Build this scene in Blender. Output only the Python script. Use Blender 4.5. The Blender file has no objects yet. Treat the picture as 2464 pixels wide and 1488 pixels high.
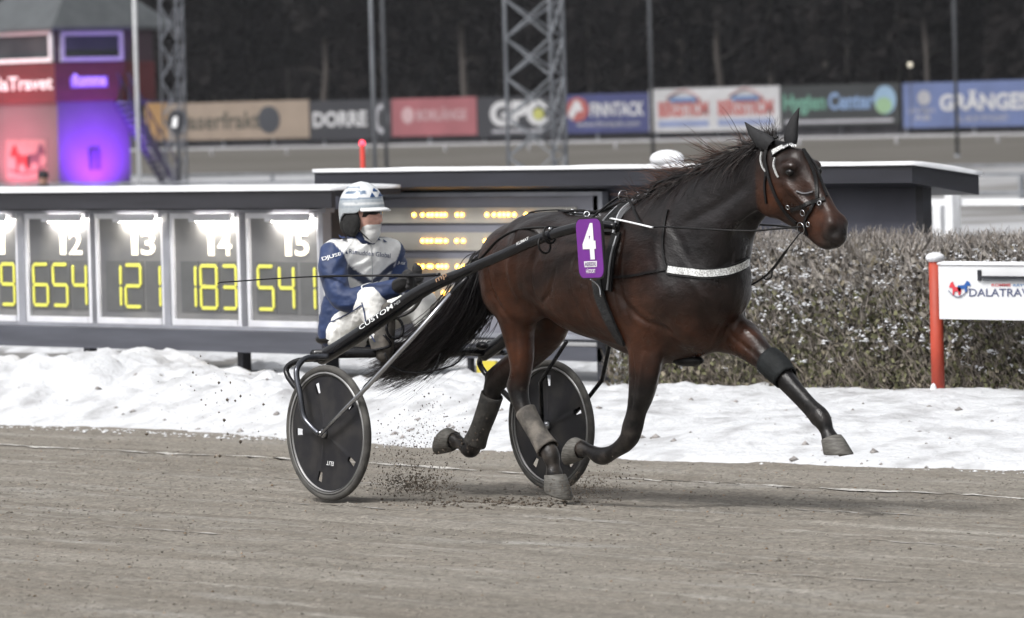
import bpy, bmesh, math, random
import numpy as np
from mathutils import Vector, Matrix
from mathutils.bvhtree import BVHTree
random.seed(4); RNG=np.random.default_rng(4)
scene=bpy.context.scene
COL=scene.collection
# ------------------------------------------------------------------ camera, sky, sun, exposure
# world axes: X = direction of travel along the track, Y = towards the infield, Z = up; origin = where the near wheel meets the track
CAM_LOC=Vector((23.264,-17.606,1.997)); TH=math.radians(51); PITCH=math.radians(2.0334); ROLL=0.026; LENS=200.0
_f0=Vector((-math.sin(TH),math.cos(TH),0)); _r0=Vector((math.cos(TH),math.sin(TH),0)); _u0=Vector((0,0,1))
CF=_f0*math.cos(PITCH)-_u0*math.sin(PITCH); _u1=_u0*math.cos(PITCH)+_f0*math.sin(PITCH)
CR=_r0*math.cos(ROLL)-_u1*math.sin(ROLL); CU=_u1*math.cos(ROLL)+_r0*math.sin(ROLL)
cam=bpy.data.cameras.new('camera'); camo=bpy.data.objects.new('camera',cam); COL.objects.link(camo)
cam.lens=LENS; cam.sensor_width=36; cam.clip_start=.5; cam.clip_end=3000
mw=Matrix((CR,CU,-CF)).transposed().to_4x4(); mw.translation=CAM_LOC; camo.matrix_world=mw
cam.dof.use_dof=True; cam.dof.focus_distance=28.2; cam.dof.aperture_fstop=5.6
scene.camera=camo
scene.render.resolution_x=1024; scene.render.resolution_y=618
vs=scene.view_settings; vs.view_transform='Standard'; vs.look='None'; vs.gamma=1; vs.use_curve_mapping=False; vs.exposure=0.16
SUN_EL=math.radians(52); SUN_AZ=math.radians(276)      # azimuth in the X-Y plane of the direction the light comes from
w=bpy.data.worlds.new('World'); scene.world=w; w.use_nodes=True
nt=w.node_tree; bg=nt.nodes['Background']
sky=nt.nodes.new('ShaderNodeTexSky'); sky.sky_type='NISHITA'; sky.sun_disc=False; sky.sun_elevation=SUN_EL; sky.sun_rotation=math.pi/2-SUN_AZ
sky.dust_density=6; sky.air_density=1.2
hs=nt.nodes.new('ShaderNodeHueSaturation'); hs.inputs['Saturation'].default_value=.16
nt.links.new(sky.outputs[0],hs.inputs['Color']); nt.links.new(hs.outputs[0],bg.inputs['Color']); bg.inputs['Strength'].default_value=.15
sl=bpy.data.lights.new('sun','SUN'); sl.energy=2.1; sl.angle=math.radians(11); sl.color=(1,.985,.96)
so=bpy.data.objects.new('sun',sl); COL.objects.link(so)
sd_=Vector((math.cos(SUN_EL)*math.cos(SUN_AZ),math.cos(SUN_EL)*math.sin(SUN_AZ),math.sin(SUN_EL)))
so.rotation_euler=sd_.to_track_quat('Z','Y').to_euler(); so.location=sd_*60
scene.cycles.use_denoising=True; scene.cycles.max_bounces=6; scene.cycles.transparent_max_bounces=12
try: scene.cycles.caustics_reflective=False; scene.cycles.caustics_refractive=False
except Exception: pass
# ------------------------------------------------------------------ survey helpers: bearing (x right, y down, in 1/2464 of the frame width) -> point on a real plane
FP=LENS/36*2464
def ray(x,y): return CF+CR*((x-1232)/FP)-CU*((y-744)/FP)
def at(x,y,Y):
    q=ray(x,y); return CAM_LOC+q*((Y-CAM_LOC.y)/q.y)
def atX(x,y,X):
    q=ray(x,y); return CAM_LOC+q*((X-CAM_LOC.x)/q.x)
def atD(x,y,d): return CAM_LOC+ray(x,y)*d
def npat(x,y,Y): return np.array(at(x,y,Y))
# ------------------------------------------------------------------ materials
def s2l(r,g,b):
    return tuple(((c/255)/12.92 if c/255<=.04045 else ((c/255+.055)/1.055)**2.4) for c in (r,g,b))
MATS={}
def pmat(name,base,rough=.6,metal=0,var=.2,scale=9,bump=0,bscale=40,coat=0,emit=None,estr=0,stretch=(1,1,1),attr=None,spec=.5,trans=0,detail=5,base2=None,lo=.35,hi=.65,sheen=0):
    if name in MATS: return MATS[name]
    m=bpy.data.materials.new(name); m.use_nodes=True; n=m.node_tree.nodes; L=m.node_tree.links; b=n['Principled BSDF']
    b.inputs['Roughness'].default_value=rough; b.inputs['Metallic'].default_value=metal; b.inputs['Specular IOR Level'].default_value=spec
    if coat: b.inputs['Coat Weight'].default_value=coat; b.inputs['Coat Roughness'].default_value=.12
    if sheen: b.inputs['Sheen Weight'].default_value=sheen
    if trans: b.inputs['Transmission Weight'].default_value=trans
    tc=n.new('ShaderNodeTexCoord'); mp=n.new('ShaderNodeMapping'); mp.inputs['Scale'].default_value=stretch; L.new(tc.outputs['Object'],mp.inputs[0])
    nz=n.new('ShaderNodeTexNoise'); nz.inputs['Scale'].default_value=scale; nz.inputs['Detail'].default_value=detail; L.new(mp.outputs[0],nz.inputs['Vector'])
    mr=n.new('ShaderNodeMapRange'); mr.inputs['From Min'].default_value=lo; mr.inputs['From Max'].default_value=hi; L.new(nz.outputs['Fac'],mr.inputs['Value'])
    mix=n.new('ShaderNodeMix'); mix.data_type='RGBA'; L.new(mr.outputs[0],mix.inputs[0])
    b2=base2 or tuple(max(0,c*(1-var)) for c in base)
    if attr:
        at_=n.new('ShaderNodeAttribute'); at_.attribute_name=attr
        mul=n.new('ShaderNodeMix'); mul.data_type='RGBA'; mul.blend_type='MULTIPLY'; mul.inputs[0].default_value=1
        mix.inputs[6].default_value=(1+var*.5,)*3+(1,); mix.inputs[7].default_value=(1-var,)*3+(1,)
        L.new(at_.outputs['Color'],mul.inputs[6]); L.new(mix.outputs[2],mul.inputs[7]); L.new(mul.outputs[2],b.inputs['Base Color'])
    else:
        mix.inputs[6].default_value=tuple(min(1,c*(1+var*.25)) for c in base)+(1,); mix.inputs[7].default_value=tuple(b2)+(1,)
        L.new(mix.outputs[2],b.inputs['Base Color'])
    if bump:
        n2=n.new('ShaderNodeTexNoise'); n2.inputs['Scale'].default_value=bscale; n2.inputs['Detail'].default_value=6; L.new(mp.outputs[0],n2.inputs['Vector'])
        bp=n.new('ShaderNodeBump'); bp.inputs['Strength'].default_value=bump; bp.inputs['Distance'].default_value=.02; L.new(n2.outputs['Fac'],bp.inputs['Height']); L.new(bp.outputs[0],b.inputs['Normal'])
    if emit: b.inputs['Emission Color'].default_value=tuple(emit)+(1,); b.inputs['Emission Strength'].default_value=estr
    MATS[name]=m; return m
BLACKP=lambda: pmat('black_lacquer',(.010,.010,.012),.25,var=.4,scale=20,spec=.3)
LEATHER=lambda: pmat('black_leather',(.010,.0095,.010),.42,var=.4,scale=30,bump=.15,bscale=120,spec=.22)
STEEL=lambda: pmat('steel',(.42,.43,.45),.25,1,var=.2,scale=14)
GALV=lambda: pmat('galvanised_steel',(.25,.265,.29),.5,.35,var=.25,scale=2)
SNOW=lambda: pmat('snow',(.70,.71,.74),.65,var=.10,scale=3,bump=.35,bscale=14,spec=.3)
WHITEP=lambda: pmat('white_paint',(.74,.75,.77),.45,var=.12,scale=6)
DARKW=lambda: pmat('dark_stained_wood',s2l(72,73,82),.7,var=.3,scale=5,stretch=(.3,1,3),bump=.1)
BLACKW=lambda: pmat('black_stained_wood',s2l(40,41,48),.65,var=.35,scale=4,stretch=(.3,1,3))
PRINTW=lambda: pmat('white_print',(.80,.81,.82),.5,var=.05)
PRINTN=lambda: pmat('navy_print',(.012,.03,.075),.5,var=.1)
# ------------------------------------------------------------------ mesh helpers
def new_obj(name,V,Fc,mat,parent=None,smooth=False,kind=None):
    me=bpy.data.meshes.new(name); me.from_pydata([tuple(v) for v in V],[],[tuple(int(i) for i in f) for f in Fc]); me.update()
    return link(name,me,mat,parent,smooth,kind)
def np_obj(name,V,Q,mat,parent=None,smooth=True,kind=None):
    "fast path: every face has the same number of corners"
    V=np.asarray(V,np.float32); Q=np.asarray(Q,np.int32); k=Q.shape[1]
    me=bpy.data.meshes.new(name); me.vertices.add(len(V)); me.vertices.foreach_set('co',V.ravel())
    me.loops.add(Q.size); me.loops.foreach_set('vertex_index',Q.ravel()); me.polygons.add(len(Q))
    me.polygons.foreach_set('loop_start',np.arange(0,Q.size,k,dtype=np.int32)); me.update(calc_edges=True); me.validate()
    return link(name,me,mat,parent,smooth,kind)
def link(name,me,mat,parent=None,smooth=False,kind=None,loc=None):
    o=bpy.data.objects.new(name,me); COL.objects.link(o)
    if mat is not None and len(me.materials)==0: me.materials.append(mat)
    if smooth: me.polygons.foreach_set('use_smooth',np.ones(len(me.polygons),bool))
    if loc is not None: o.location=loc
    if parent is not None: adopt(o,parent)
    if kind: o['kind']=kind
    return o
WLOC={}
def adopt(o,p):
    o.parent=p; o.matrix_parent_inverse=Matrix.Translation(-WLOC.get(p.name,Vector((0,0,0))))
def thing(name,label,cat,loc,group=None):
    o=bpy.data.objects.new(name,None); COL.objects.link(o); o.location=loc; o.empty_display_size=.2; WLOC[o.name]=Vector(loc)
    return tag(o,label,cat,group)
def tag(o,label,cat,group=None,kind=None):
    o['label']=label; o['category']=cat
    if group: o['group']=group
    if kind: o['kind']=kind
    return o
class MB:
    def __init__(s): s.V=[]; s.F=[]
    def add(s,V,Fc):
        n=len(s.V); s.V+=[tuple(v) for v in V]; s.F+=[tuple(i+n for i in f) for f in Fc]; return s
    def box(s,a,b):
        x0,x1=sorted((a[0],b[0])); y0,y1=sorted((a[1],b[1])); z0,z1=sorted((a[2],b[2]))
        return s.add([(x0,y0,z0),(x1,y0,z0),(x1,y1,z0),(x0,y1,z0),(x0,y0,z1),(x1,y0,z1),(x1,y1,z1),(x0,y1,z1)],[(0,3,2,1),(4,5,6,7),(0,1,5,4),(1,2,6,5),(2,3,7,6),(3,0,4,7)])
    def bar(s,a,b,wd,ht=None,up=(0,0,1)):
        "rectangular bar from a to b"
        a=Vector(a);b=Vector(b);ht=ht or wd; d=(b-a).normalized(); u=Vector(up)
        if abs(d.dot(u))>.98: u=Vector((0,1,0))
        r=d.cross(u).normalized()*wd/2; q=r.cross(d).normalized()*ht/2
        P=[a-r-q,a+r-q,a+r+q,a-r+q,b-r-q,b+r-q,b+r+q,b-r+q]
        return s.add(P,[(0,3,2,1),(4,5,6,7),(0,1,5,4),(1,2,6,5),(2,3,7,6),(3,0,4,7)])
    def tube(s,pts,r,n=10,flat=1,up=(0,0,1)):
        pts=[Vector(p) for p in pts]; R=r if hasattr(r,'__len__') else [r]*len(pts); V=[];Fc=[]; pr=None
        for i,p in enumerate(pts):
            d=(pts[min(i+1,len(pts)-1)]-pts[max(i-1,0)]).normalized()
            if pr is None:
                u=Vector(up); u=u if abs(d.dot(u))<.95 else Vector((0,1,0)); pr=d.cross(u).normalized()
            else: pr=(pr-d*pr.dot(d)).normalized()
            q=d.cross(pr)
            for k in range(n):
                a=2*math.pi*k/n; V.append(p+pr*math.cos(a)*R[i]+q*math.sin(a)*R[i]*flat)
        for i in range(len(pts)-1):
            for k in range(n): Fc.append((i*n+k,i*n+(k+1)%n,(i+1)*n+(k+1)%n,(i+1)*n+k))
        Fc.append(tuple(range(n))[::-1]); Fc.append(tuple(range((len(pts)-1)*n,len(pts)*n)))
        return s.add(V,Fc)
    def lathe(s,prof,c,axis='Y',n=48,closed=False):
        V=[];Fc=[]
        for i in range(n):
            a=2*math.pi*i/n
            for (r,h) in prof:
                if axis=='Y': V.append((c[0]+r*math.cos(a),c[1]+h,c[2]+r*math.sin(a)))
                else: V.append((c[0]+r*math.cos(a),c[1]+r*math.sin(a),c[2]+h))
        m=len(prof)
        for i in range(n):
            j=(i+1)%n
            for k in range(m if closed else m-1):
                l=(k+1)%m; Fc.append((i*m+k,i*m+l,j*m+l,j*m+k))
        return s.add(V,Fc)
    def ball(s,c,r,nu=10,nv=7):
        r=(r,)*3 if not hasattr(r,'__len__') else r; V=[];Fc=[]
        for j in range(nv+1):
            t=math.pi*j/nv
            for i in range(nu):
                a=2*math.pi*i/nu; V.append((c[0]+r[0]*math.sin(t)*math.cos(a),c[1]+r[1]*math.sin(t)*math.sin(a),c[2]+r[2]*math.cos(t)))
        for j in range(nv):
            for i in range(nu): Fc.append((j*nu+i,(j+1)*nu+i,(j+1)*nu+(i+1)%nu,j*nu+(i+1)%nu))
        return s.add(V,Fc)
    def obj(s,name,mat,parent=None,smooth=False,kind=None): 
        o=new_obj(name,s.V,s.F,mat,parent,smooth,kind); return o
def boxo(name,a,b,mat,parent=None): return MB().box(a,b).obj(name,mat,parent)
def cr(pts,n=6):
    "Catmull-Rom through points"
    P=[Vector(p) for p in pts]; E=[2*P[0]-P[1]]+P+[2*P[-1]-P[-2]]; out=[]
    for i in range(1,len(E)-2):
        for k in range(n):
            t=k/n; p0,p1,p2,p3=E[i-1:i+3]
            out.append(.5*(2*p1+(p2-p0)*t+(2*p0-5*p1+4*p2-p3)*t*t+(3*p1-p0-3*p2+p3)*t**3))
    return out+[P[-1]]
_TC={}
def text_mesh(s,bold=0,space=1.0):
    key=(s,bold,space)
    if key in _TC: return _TC[key]
    cu=bpy.data.curves.new('text_curve','FONT'); cu.body=s; cu.offset=bold; cu.resolution_u=3; cu.space_character=space
    o=bpy.data.objects.new('text_tmp',cu); COL.objects.link(o); dg=bpy.context.evaluated_depsgraph_get(); me=bpy.data.meshes.new_from_object(o.evaluated_get(dg))
    V=[v.co.copy() for v in me.vertices]; Fc=[tuple(p.vertices) for p in me.polygons]
    bpy.data.objects.remove(o); bpy.data.curves.remove(cu); bpy.data.meshes.remove(me)
    x0=min(v.x for v in V);x1=max(v.x for v in V);y0=min(v.y for v in V);y1=max(v.y for v in V)
    V=[((v.x-x0)/(x1-x0),(v.y-y0)/(y1-y0)) for v in V]
    _TC[key]=(V,Fc); return V,Fc
def text_quad(name,s,bl,br,tl,mat,parent,bold=0,off=(0,0,0),space=1.0):
    "flat lettering filling the parallelogram bl, br, tl"
    V,Fc=text_mesh(s,bold,space); bl=Vector(bl)+Vector(off); u=Vector(br)+Vector(off)-bl; v=Vector(tl)+Vector(off)-bl
    return new_obj(name,[bl+u*a+v*b for a,b in V],Fc,mat,parent)
def vnoise(x,y,seed=0):
    xi=np.floor(x).astype(np.int64); yi=np.floor(y).astype(np.int64); fx=x-xi; fy=y-yi; fx=fx*fx*(3-2*fx); fy=fy*fy*(3-2*fy)
    def h(a,b):
        n=(a*374761393+b*668265263+seed*1442695041)&0xffffffff; n=((n^(n>>13))*1274126177)&0xffffffff; return ((n^(n>>16))&0xffff)/65535.0
    return (h(xi,yi)*(1-fx)+h(xi+1,yi)*fx)*(1-fy)+(h(xi,yi+1)*(1-fx)+h(xi+1,yi+1)*fx)*fy
def fbm(x,y,o=4,seed=0):
    a=np.zeros_like(x); amp=.5; tot=0
    for i in range(o): a+=amp*vnoise(x*2**i,y*2**i,seed+i*7); tot+=amp; amp*=.5
    return a/tot
def grid_obj(name,xs,ys,zf,mat,kind=None,smooth=True):
    X,Y=np.meshgrid(xs,ys,indexing='ij'); Z=zf(X,Y); n,m=X.shape
    V=np.stack([X,Y,Z],-1).reshape(-1,3); i=np.arange(n-1)[:,None]*m+np.arange(m-1)[None,:]; i=i.ravel()
    return np_obj(name,V,np.stack([i,i+m,i+m+1,i+1],1),mat,None,smooth,kind)
# ------------------------------------------------------------------ the ground
def track_mat():
    m=bpy.data.materials.new('track_sand'); m.use_nodes=True; n=m.node_tree.nodes; L=m.node_tree.links; b=n['Principled BSDF']; b.inputs['Roughness'].default_value=.9; b.inputs['Specular IOR Level'].default_value=.2
    tc=n.new('ShaderNodeTexCoord')
    def noise(sc,stretch,detail=6,rough=.6,seed=0):
        mp=n.new('ShaderNodeMapping'); mp.inputs['Scale'].default_value=stretch; mp.inputs['Location'].default_value=(seed,seed*.7,0); L.new(tc.outputs['Object'],mp.inputs[0])
        z=n.new('ShaderNodeTexNoise'); z.inputs['Scale'].default_value=sc; z.inputs['Detail'].default_value=detail; z.inputs['Roughness'].default_value=rough; L.new(mp.outputs[0],z.inputs['Vector']); return z
    def ramp(src,p0,c0,p1,c1):
        r=n.new('ShaderNodeValToRGB'); r.color_ramp.elements[0].position=p0; r.color_ramp.elements[0].color=c0+(1,); r.color_ramp.elements[1].position=p1; r.color_ramp.elements[1].color=c1+(1,); L.new(src,r.inputs[0]); return r
    def mixc(f,a,bc,mode='MIX',fac=None):
        x=n.new('ShaderNodeMix'); x.data_type='RGBA'; x.blend_type=mode
        if f is None: x.inputs[0].default_value=fac
        else: L.new(f,x.inputs[0])
        for k,v in ((6,a),(7,bc)):
            if isinstance(v,tuple): x.inputs[k].default_value=v+(1,)
            else: L.new(v,x.inputs[k])
        return x.outputs[2]
    big=noise(.7,(.6,1,1),4); drag=noise(3.5,(.16,1.1,1),5,.55,3); grain=noise(42,(.8,.8,1),6,.75,5); clump=noise(7,(.7,.8,1),6,.7,9); tint=noise(2.2,(.6,.8,1),5,.65,14); band=noise(1.3,(.07,1.3,1),5,.6,23); rake=noise(7,(.05,1.0,1),4,.6,31)
    c=mixc(ramp(big.outputs['Fac'],.3,(0,0,0),.7,(1,1,1)).outputs[0],(.258,.234,.200),(.298,.274,.238))
    c=mixc(ramp(tint.outputs['Fac'],.45,(0,0,0),.75,(.55,.55,.55)).outputs[0],c,(.262,.222,.182))
    c=mixc(ramp(drag.outputs['Fac'],.54,(0,0,0),.72,(1,1,1)).outputs[0],c,(.38,.364,.335))
    c=mixc(ramp(drag.outputs['Fac'],.26,(.7,.7,.7),.40,(0,0,0)).outputs[0],c,(.21,.19,.165))
    c=mixc(ramp(clump.outputs['Fac'],.50,(0,0,0),.70,(.95,.95,.95)).outputs[0],c,(.19,.172,.148))
    c=mixc(ramp(band.outputs['Fac'],.46,(0,0,0),.66,(.75,.75,.75)).outputs[0],c,(.345,.318,.278))
    c=mixc(ramp(band.outputs['Fac'],.30,(.6,.6,.6),.44,(0,0,0)).outputs[0],c,(.205,.182,.152))
    c=mixc(ramp(rake.outputs['Fac'],.58,(0,0,0),.70,(.85,.85,.85)).outputs[0],c,(.40,.378,.34))
    c=mixc(ramp(grain.outputs['Fac'],.35,(0,0,0),.65,(1,1,1)).outputs[0],mixc(None,c,(.46,.46,.46),'MULTIPLY',1.0),c)
    L.new(c,b.inputs['Base Color'])
    ad=n.new('ShaderNodeMath'); ad.operation='ADD'; L.new(grain.outputs['Fac'],ad.inputs[0]); L.new(clump.outputs['Fac'],ad.inputs[1])
    ad2=n.new('ShaderNodeMath'); ad2.operation='ADD'; L.new(ad.outputs[0],ad2.inputs[0]); L.new(drag.outputs['Fac'],ad2.inputs[1])
    bp=n.new('ShaderNodeBump'); bp.inputs['Strength'].default_value=.55; bp.inputs['Distance'].default_value=.03; L.new(ad2.outputs[0],bp.inputs['Height']); L.new(bp.outputs[0],b.inputs['Normal'])
    return m
PRINTS=[(random.uniform(-9,7),random.uniform(-6.5,3.8),random.uniform(.006,.016)) for _ in range(260)]+[(-.2-.62*k,.74+random.uniform(-.15,.15),.016) for k in range(14)]
def zt(Y): return -.03*Y
def track_z(X,Y):
    z=-.03*Y+.020*(fbm(X*.9,Y*5,4,3)-.5)+.016*(fbm(X*7,Y*14,3,11)-.5)
    for yc in (0.,1.48): z=z-.010*np.exp(-((Y-yc)/.03)**2)*(X<.1)
    for c in (-2.6,-1.1,.45,1.9,3.1): z=z-.008*np.exp(-((Y-c-.06*np.sin(X*.7+c))/.05)**2)
    return z
def track_grid(X,Y):
    z=track_z(X,Y); xs=X[:,0]; ys=Y[0]
    for hx,hy,hd in PRINTS:
        i0,i1=np.searchsorted(xs,(hx-.22,hx+.22)); j0,j1=np.searchsorted(ys,(hy-.2,hy+.2))
        q=((X[i0:i1,j0:j1]-hx)/.075)**2+((Y[i0:i1,j0:j1]-hy)/.06)**2; z[i0:i1,j0:j1]+=-hd*np.exp(-q*q)+hd*.5*np.exp(-((np.sqrt(q)-1.45)/.35)**2)
    return z
o=grid_obj('track',np.arange(-34,14,.05),np.arange(-9.5,6.6,.035),track_grid,track_mat(),'structure')
def far_mix(name,a,b,sc): return pmat(name,a,.9,base2=b,scale=sc,lo=.4,hi=.6,bump=.2,bscale=3,spec=.2)
# big sheets to the horizon
o=grid_obj('ground',np.linspace(-900,300,13),np.linspace(-60,1000,13),lambda X,Y:X*0-.78,far_mix('frozen_soil',(.16,.15,.14),(.24,.24,.24),.05),'structure')
def infz(X,Y):
    t=np.clip((Y-9)/25,0,1); return -.02-.58*t+.03*np.sin(X*.3)*t+.10*(fbm(X*.35,Y*.35,3,5)-.5)*np.clip((Y-9)/3,0,1)
o=grid_obj('infield',np.concatenate([np.arange(-330,-40,6),np.arange(-40,30,1.0)]),np.concatenate([np.arange(7,30,.6),np.arange(30,126,5)]),infz,far_mix('infield_snow_and_grass',(.34,.345,.36),(.16,.155,.15),.16),'structure')
o=grid_obj('far_track',np.arange(-400,-20,12),np.array([124.,126,130,150,170,186,192]),lambda X,Y:-.58+np.clip((Y-130)/56,0,1)*.46,far_mix('far_track_sand_dimmed',(.080,.074,.064),(.10,.093,.083),.06),'structure')  # sand colour darkened to stand for weaker floodlight at this distance
o=grid_obj('far_verge',np.arange(-400,-20,12),np.array([186.5,189,193,215.]),lambda X,Y:-.11+.0*X,far_mix('verge_snow',(.30,.30,.31),(.15,.145,.14),.25),'structure')
# lime line near the inner edge
xs=np.arange(-30,9,.05); V=[];Fc=[]
for i,x in enumerate(xs):
    wob=.03*math.sin(x*1.3)+.02*math.sin(x*4.1); wd=.028+.016*math.sin(x*7)*math.sin(x*2.3); yc=2.72+wob
    for y in (yc-wd,yc+wd): V.append((x,y,float(track_z(np.array([x]),np.array([y]))[0])+.006))
    if i: Fc.append((2*i-2,2*i,2*i+1,2*i-1))
LIME=pmat('lime_line',(.46,.445,.42),.9,var=.5,scale=26,base2=(.24,.225,.205),lo=.44,hi=.60)
o=new_obj('lime_line',V,Fc,LIME); o['kind']='structure'
for yc0,ph,a in ((-.35,.5,.5),(-2.25,1.2,.45),(1.25,2.,.4)):
    V=[];Fc=[];xs=np.arange(-16,8.5,.06)
    for i,x in enumerate(xs):
        yc=yc0+.05*math.sin(x*.8+ph); wd=max(.002,.011*(math.sin(x*2.1+ph)*math.sin(x*.77+ph*3)+.35))
        for y in (yc-wd,yc+wd): V.append((x,y,float(track_z(np.array([x]),np.array([y]))[0])+.004))
        if i: Fc.append((2*i-2,2*i,2*i+1,2*i-1))
    o=new_obj('harrow_line',V,Fc,pmat('harrow_lime',(.32,.305,.285),.9,var=.3,scale=20,base2=(.22,.205,.185),lo=.4,hi=.6)); o['kind']='structure'
# ploughed snow along the inner edge
def bank_z(X,Y):
    lump=fbm(X*1.1,Y*1.3,4,21); fine=fbm(X*5,Y*6,4,31); foot=4.55+.25*np.sin(X*.55)+.5*(fbm(X*.8,X*0,3,41)-.5)+.10*np.clip(X+4,0,6)
    t=np.clip((Y-foot)/1.15,0,1); t=t*t*(3-2*t)
    left=1/(1+np.exp((X+5.6)*1.6))
    crest=.335+.13*(fbm(X*.9,X*0+3,3,51)-.5)+.10*np.exp(-((X+10.7)/.45)**2)
    back=np.clip((Y-6.5)/.9,0,1); back=back*back*(3-2*back)
    hl=crest*t*(1-.62*back); hr=.30*np.clip((Y-foot)/2.3,0,1)**.8+.03*t
    h=left*hl+(1-left)*hr
    z=-.03*np.minimum(Y,6.6)+h+np.clip((Y-foot-.30)/.75,0,1)*(.20*(lump-.5)*(.45+.55*left)+.15*(fine-.5)*(.25+.75*left)+.07*(fbm(X*13,Y*13,2,61)-.5)*(.2+.8*left))
    edge=np.clip((Y-foot+.10)/.22,0,1)
    return z*edge+(1-edge)*(-.03*Y-.05)
SB=pmat('ploughed_snow',(.52,.53,.55),.6,var=.1,scale=4,base2=(.31,.31,.32),lo=.48,hi=.74,bump=1.0,bscale=18,spec=.3)
o=grid_obj('snow_bank',np.arange(-28,8,.05),np.concatenate([np.arange(4.1,8.6,.04),np.arange(8.7,13,.2)]),bank_z,SB,'structure')
# loose clods of track sand lying on the surface and sprinkled into the snow
def scatter(name,pts,sizes,mat,label,cat,seed=0,flat=.7):
    r=np.random.default_rng(seed); base=np.array([(1,0,0),(-1,0,0),(0,1,0),(0,-1,0),(0,0,1),(0,0,-1)],float); fc=np.array([(0,2,4),(2,1,4),(1,3,4),(3,0,4),(2,0,5),(1,2,5),(3,1,5),(0,3,5)])
    n=len(pts); B=base[None]*(.6+.8*r.random((n,6,1)))*np.asarray(sizes)[:,None,None]; a=r.random(n)*6.28; c,s=np.cos(a),np.sin(a); B[...,2]*=flat
    X=B[...,0]*c[:,None]-B[...,1]*s[:,None]; Yv=B[...,0]*s[:,None]+B[...,1]*c[:,None]
    V=np.stack([X,Yv,B[...,2]],-1)+np.asarray(pts)[:,None,:]; Q=fc[None]+6*np.arange(n)[:,None,None]
    o=np_obj(name,V.reshape(-1,3),Q.reshape(-1,3),mat,None,False,'stuff'); o['label']=label; o['category']=cat; return o
CLOD=pmat('damp_sand',(.11,.088,.068),.95,var=.5,scale=40)
n=500; px=RNG.uniform(-12,7,n); py=RNG.uniform(-7.5,4.2,n); sz=.004+.010*RNG.random(n)**4
scatter('loose_clods',np.stack([px,py,track_z(px,py)+.002],1),sz,pmat('dry_sand_clod',(.15,.132,.112),.95,var=.4,scale=30),'small sand clods lying scattered over the track','sand',3)
n=52000; px=RNG.uniform(-17,8,n); py=RNG.uniform(-8,4.6,n); keep=fbm(px*.9,py*.9,3,71)+.35*RNG.random(n)>.58; px,py=px[keep],py[keep]; n=len(px); sz=.003+.0065*RNG.random(n)**2.5
o=scatter('sand_crumbs',np.stack([px,py,track_z(px,py)+.001],1),sz,pmat('sand_crumb',(1,1,1),.95,attr='Col',var=.2,scale=30,spec=.2),'fine sand crumbs covering the harrowed track','sand',13)
cc=np.array([[.245,.226,.198]])*(.52+.75*RNG.random((n,1))); warm=RNG.random(n)<.08; cc[warm]*=np.array([1.05,.85,.70]); ca=o.data.color_attributes.new('Col','FLOAT_COLOR','POINT'); A_=np.ones((n*6,4),np.float32); A_[:,:3]=np.repeat(cc,6,0); ca.data.foreach_set('color',A_.ravel())
n=1500; px=RNG.uniform(-18,6,n); py=4.75-.45*RNG.random(n)**2+.10*np.clip(px+4,0,6); sz=.006+.016*RNG.random(n)**3
scatter('snow_crumbs',np.stack([px,py,track_z(px,py)+.001],1),sz,SNOW(),'snow crumbs fringing the edge of the track','snow',15,.4)
n=420; px=RNG.uniform(-16,4,n); py=4.7+RNG.random(n)**1.6*1.6; sz=.006+.03*RNG.random(n)**5
scatter('snow_dirt',np.stack([px,py,bank_z(px,py)+.0],1),sz,pmat('dirty_snow_lump',(.30,.28,.27),.95,var=.5,scale=30),'dirt crumbs thrown onto the ploughed snow','dirt',5)
# ------------------------------------------------------------------ odds board on the left
YB=8.0
def XZ(x,y,Y): p=at(x,y,Y); return p.x,p.z
def snow_slab(name,x0,x1,y0,y1,zf,th,parent,seed=0,dx=.08):
    xs=np.arange(x0,x1+dx*.5,dx); ys=np.linspace(y0,y1,9); V=[];Fc=[];n=len(xs);m=len(ys)
    for i,x in enumerate(xs):
        for j,y in enumerate(ys):
            e=min(1,min(j,m-1-j)/1.5)*min(1,(min(i,n-1-i)+.4)/1.5)
            V.append((x,y,zf(y)+.004+th*(.55+.45*e)*(.85+.35*float(fbm(np.array([x*2.2]),np.array([y*4.]),3,seed)[0]))))
    for i in range(n-1):
        for j in range(m-1): Fc.append((i*m+j,(i+1)*m+j,(i+1)*m+j+1,i*m+j+1))
    k=len(V)
    rim=[i*m for i in range(n)]+[(n-1)*m+j for j in range(1,m)]+[i*m+m-1 for i in range(n-2,-1,-1)]+[j for j in range(m-2,0,-1)]
    for r in rim: v=V[r]; V.append((v[0],v[1],zf(v[1])+.002))
    for q in range(len(rim)): a,b=rim[q],rim[(q+1)%len(rim)]; Fc.append((a,k+q,k+(q+1)%len(rim),b))
    return new_obj(name,V,Fc,SNOW(),parent,True)
xl,_=XZ(-260,640,YB); xr,_=XZ(786,640,YB)
zt_,zb_=1.245,.385
root=thing('odds_board','long dark roofed odds board with yellow segment digits and lit panels, left of driver','board',((xl+xr)/2,YB+.1,0))
boxo('back_board',(xl,YB+.06,zb_-.02),(xr,YB+.30,zt_+.02),BLACKW(),root)
YF=7.80; fas0,fas1=XZ(300,503,YF)[1],XZ(300,463,YF)[1]
roof=boxo('roof',(xl-.1,YF+.04,fas1-.045),(XZ(797,460,YF)[0],8.45,fas1),BLACKW(),root)
boxo('fascia',(xl-.1,YF,fas0),(XZ(797,460,YF)[0],YF+.038,fas1+.002),pmat('fascia_black',s2l(46,46,52),.45,var=.3,scale=3,stretch=(.3,1,4)),root)
snow_slab('roof_snow',xl-.1,XZ(797,460,YF)[0],YF-.02,8.44,lambda y:fas1,.036,root,3)
boxo('soffit',(xl-.08,YF+.05,fas0-.012),(xr,8.05,fas0+.004),BLACKW(),root)
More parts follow.
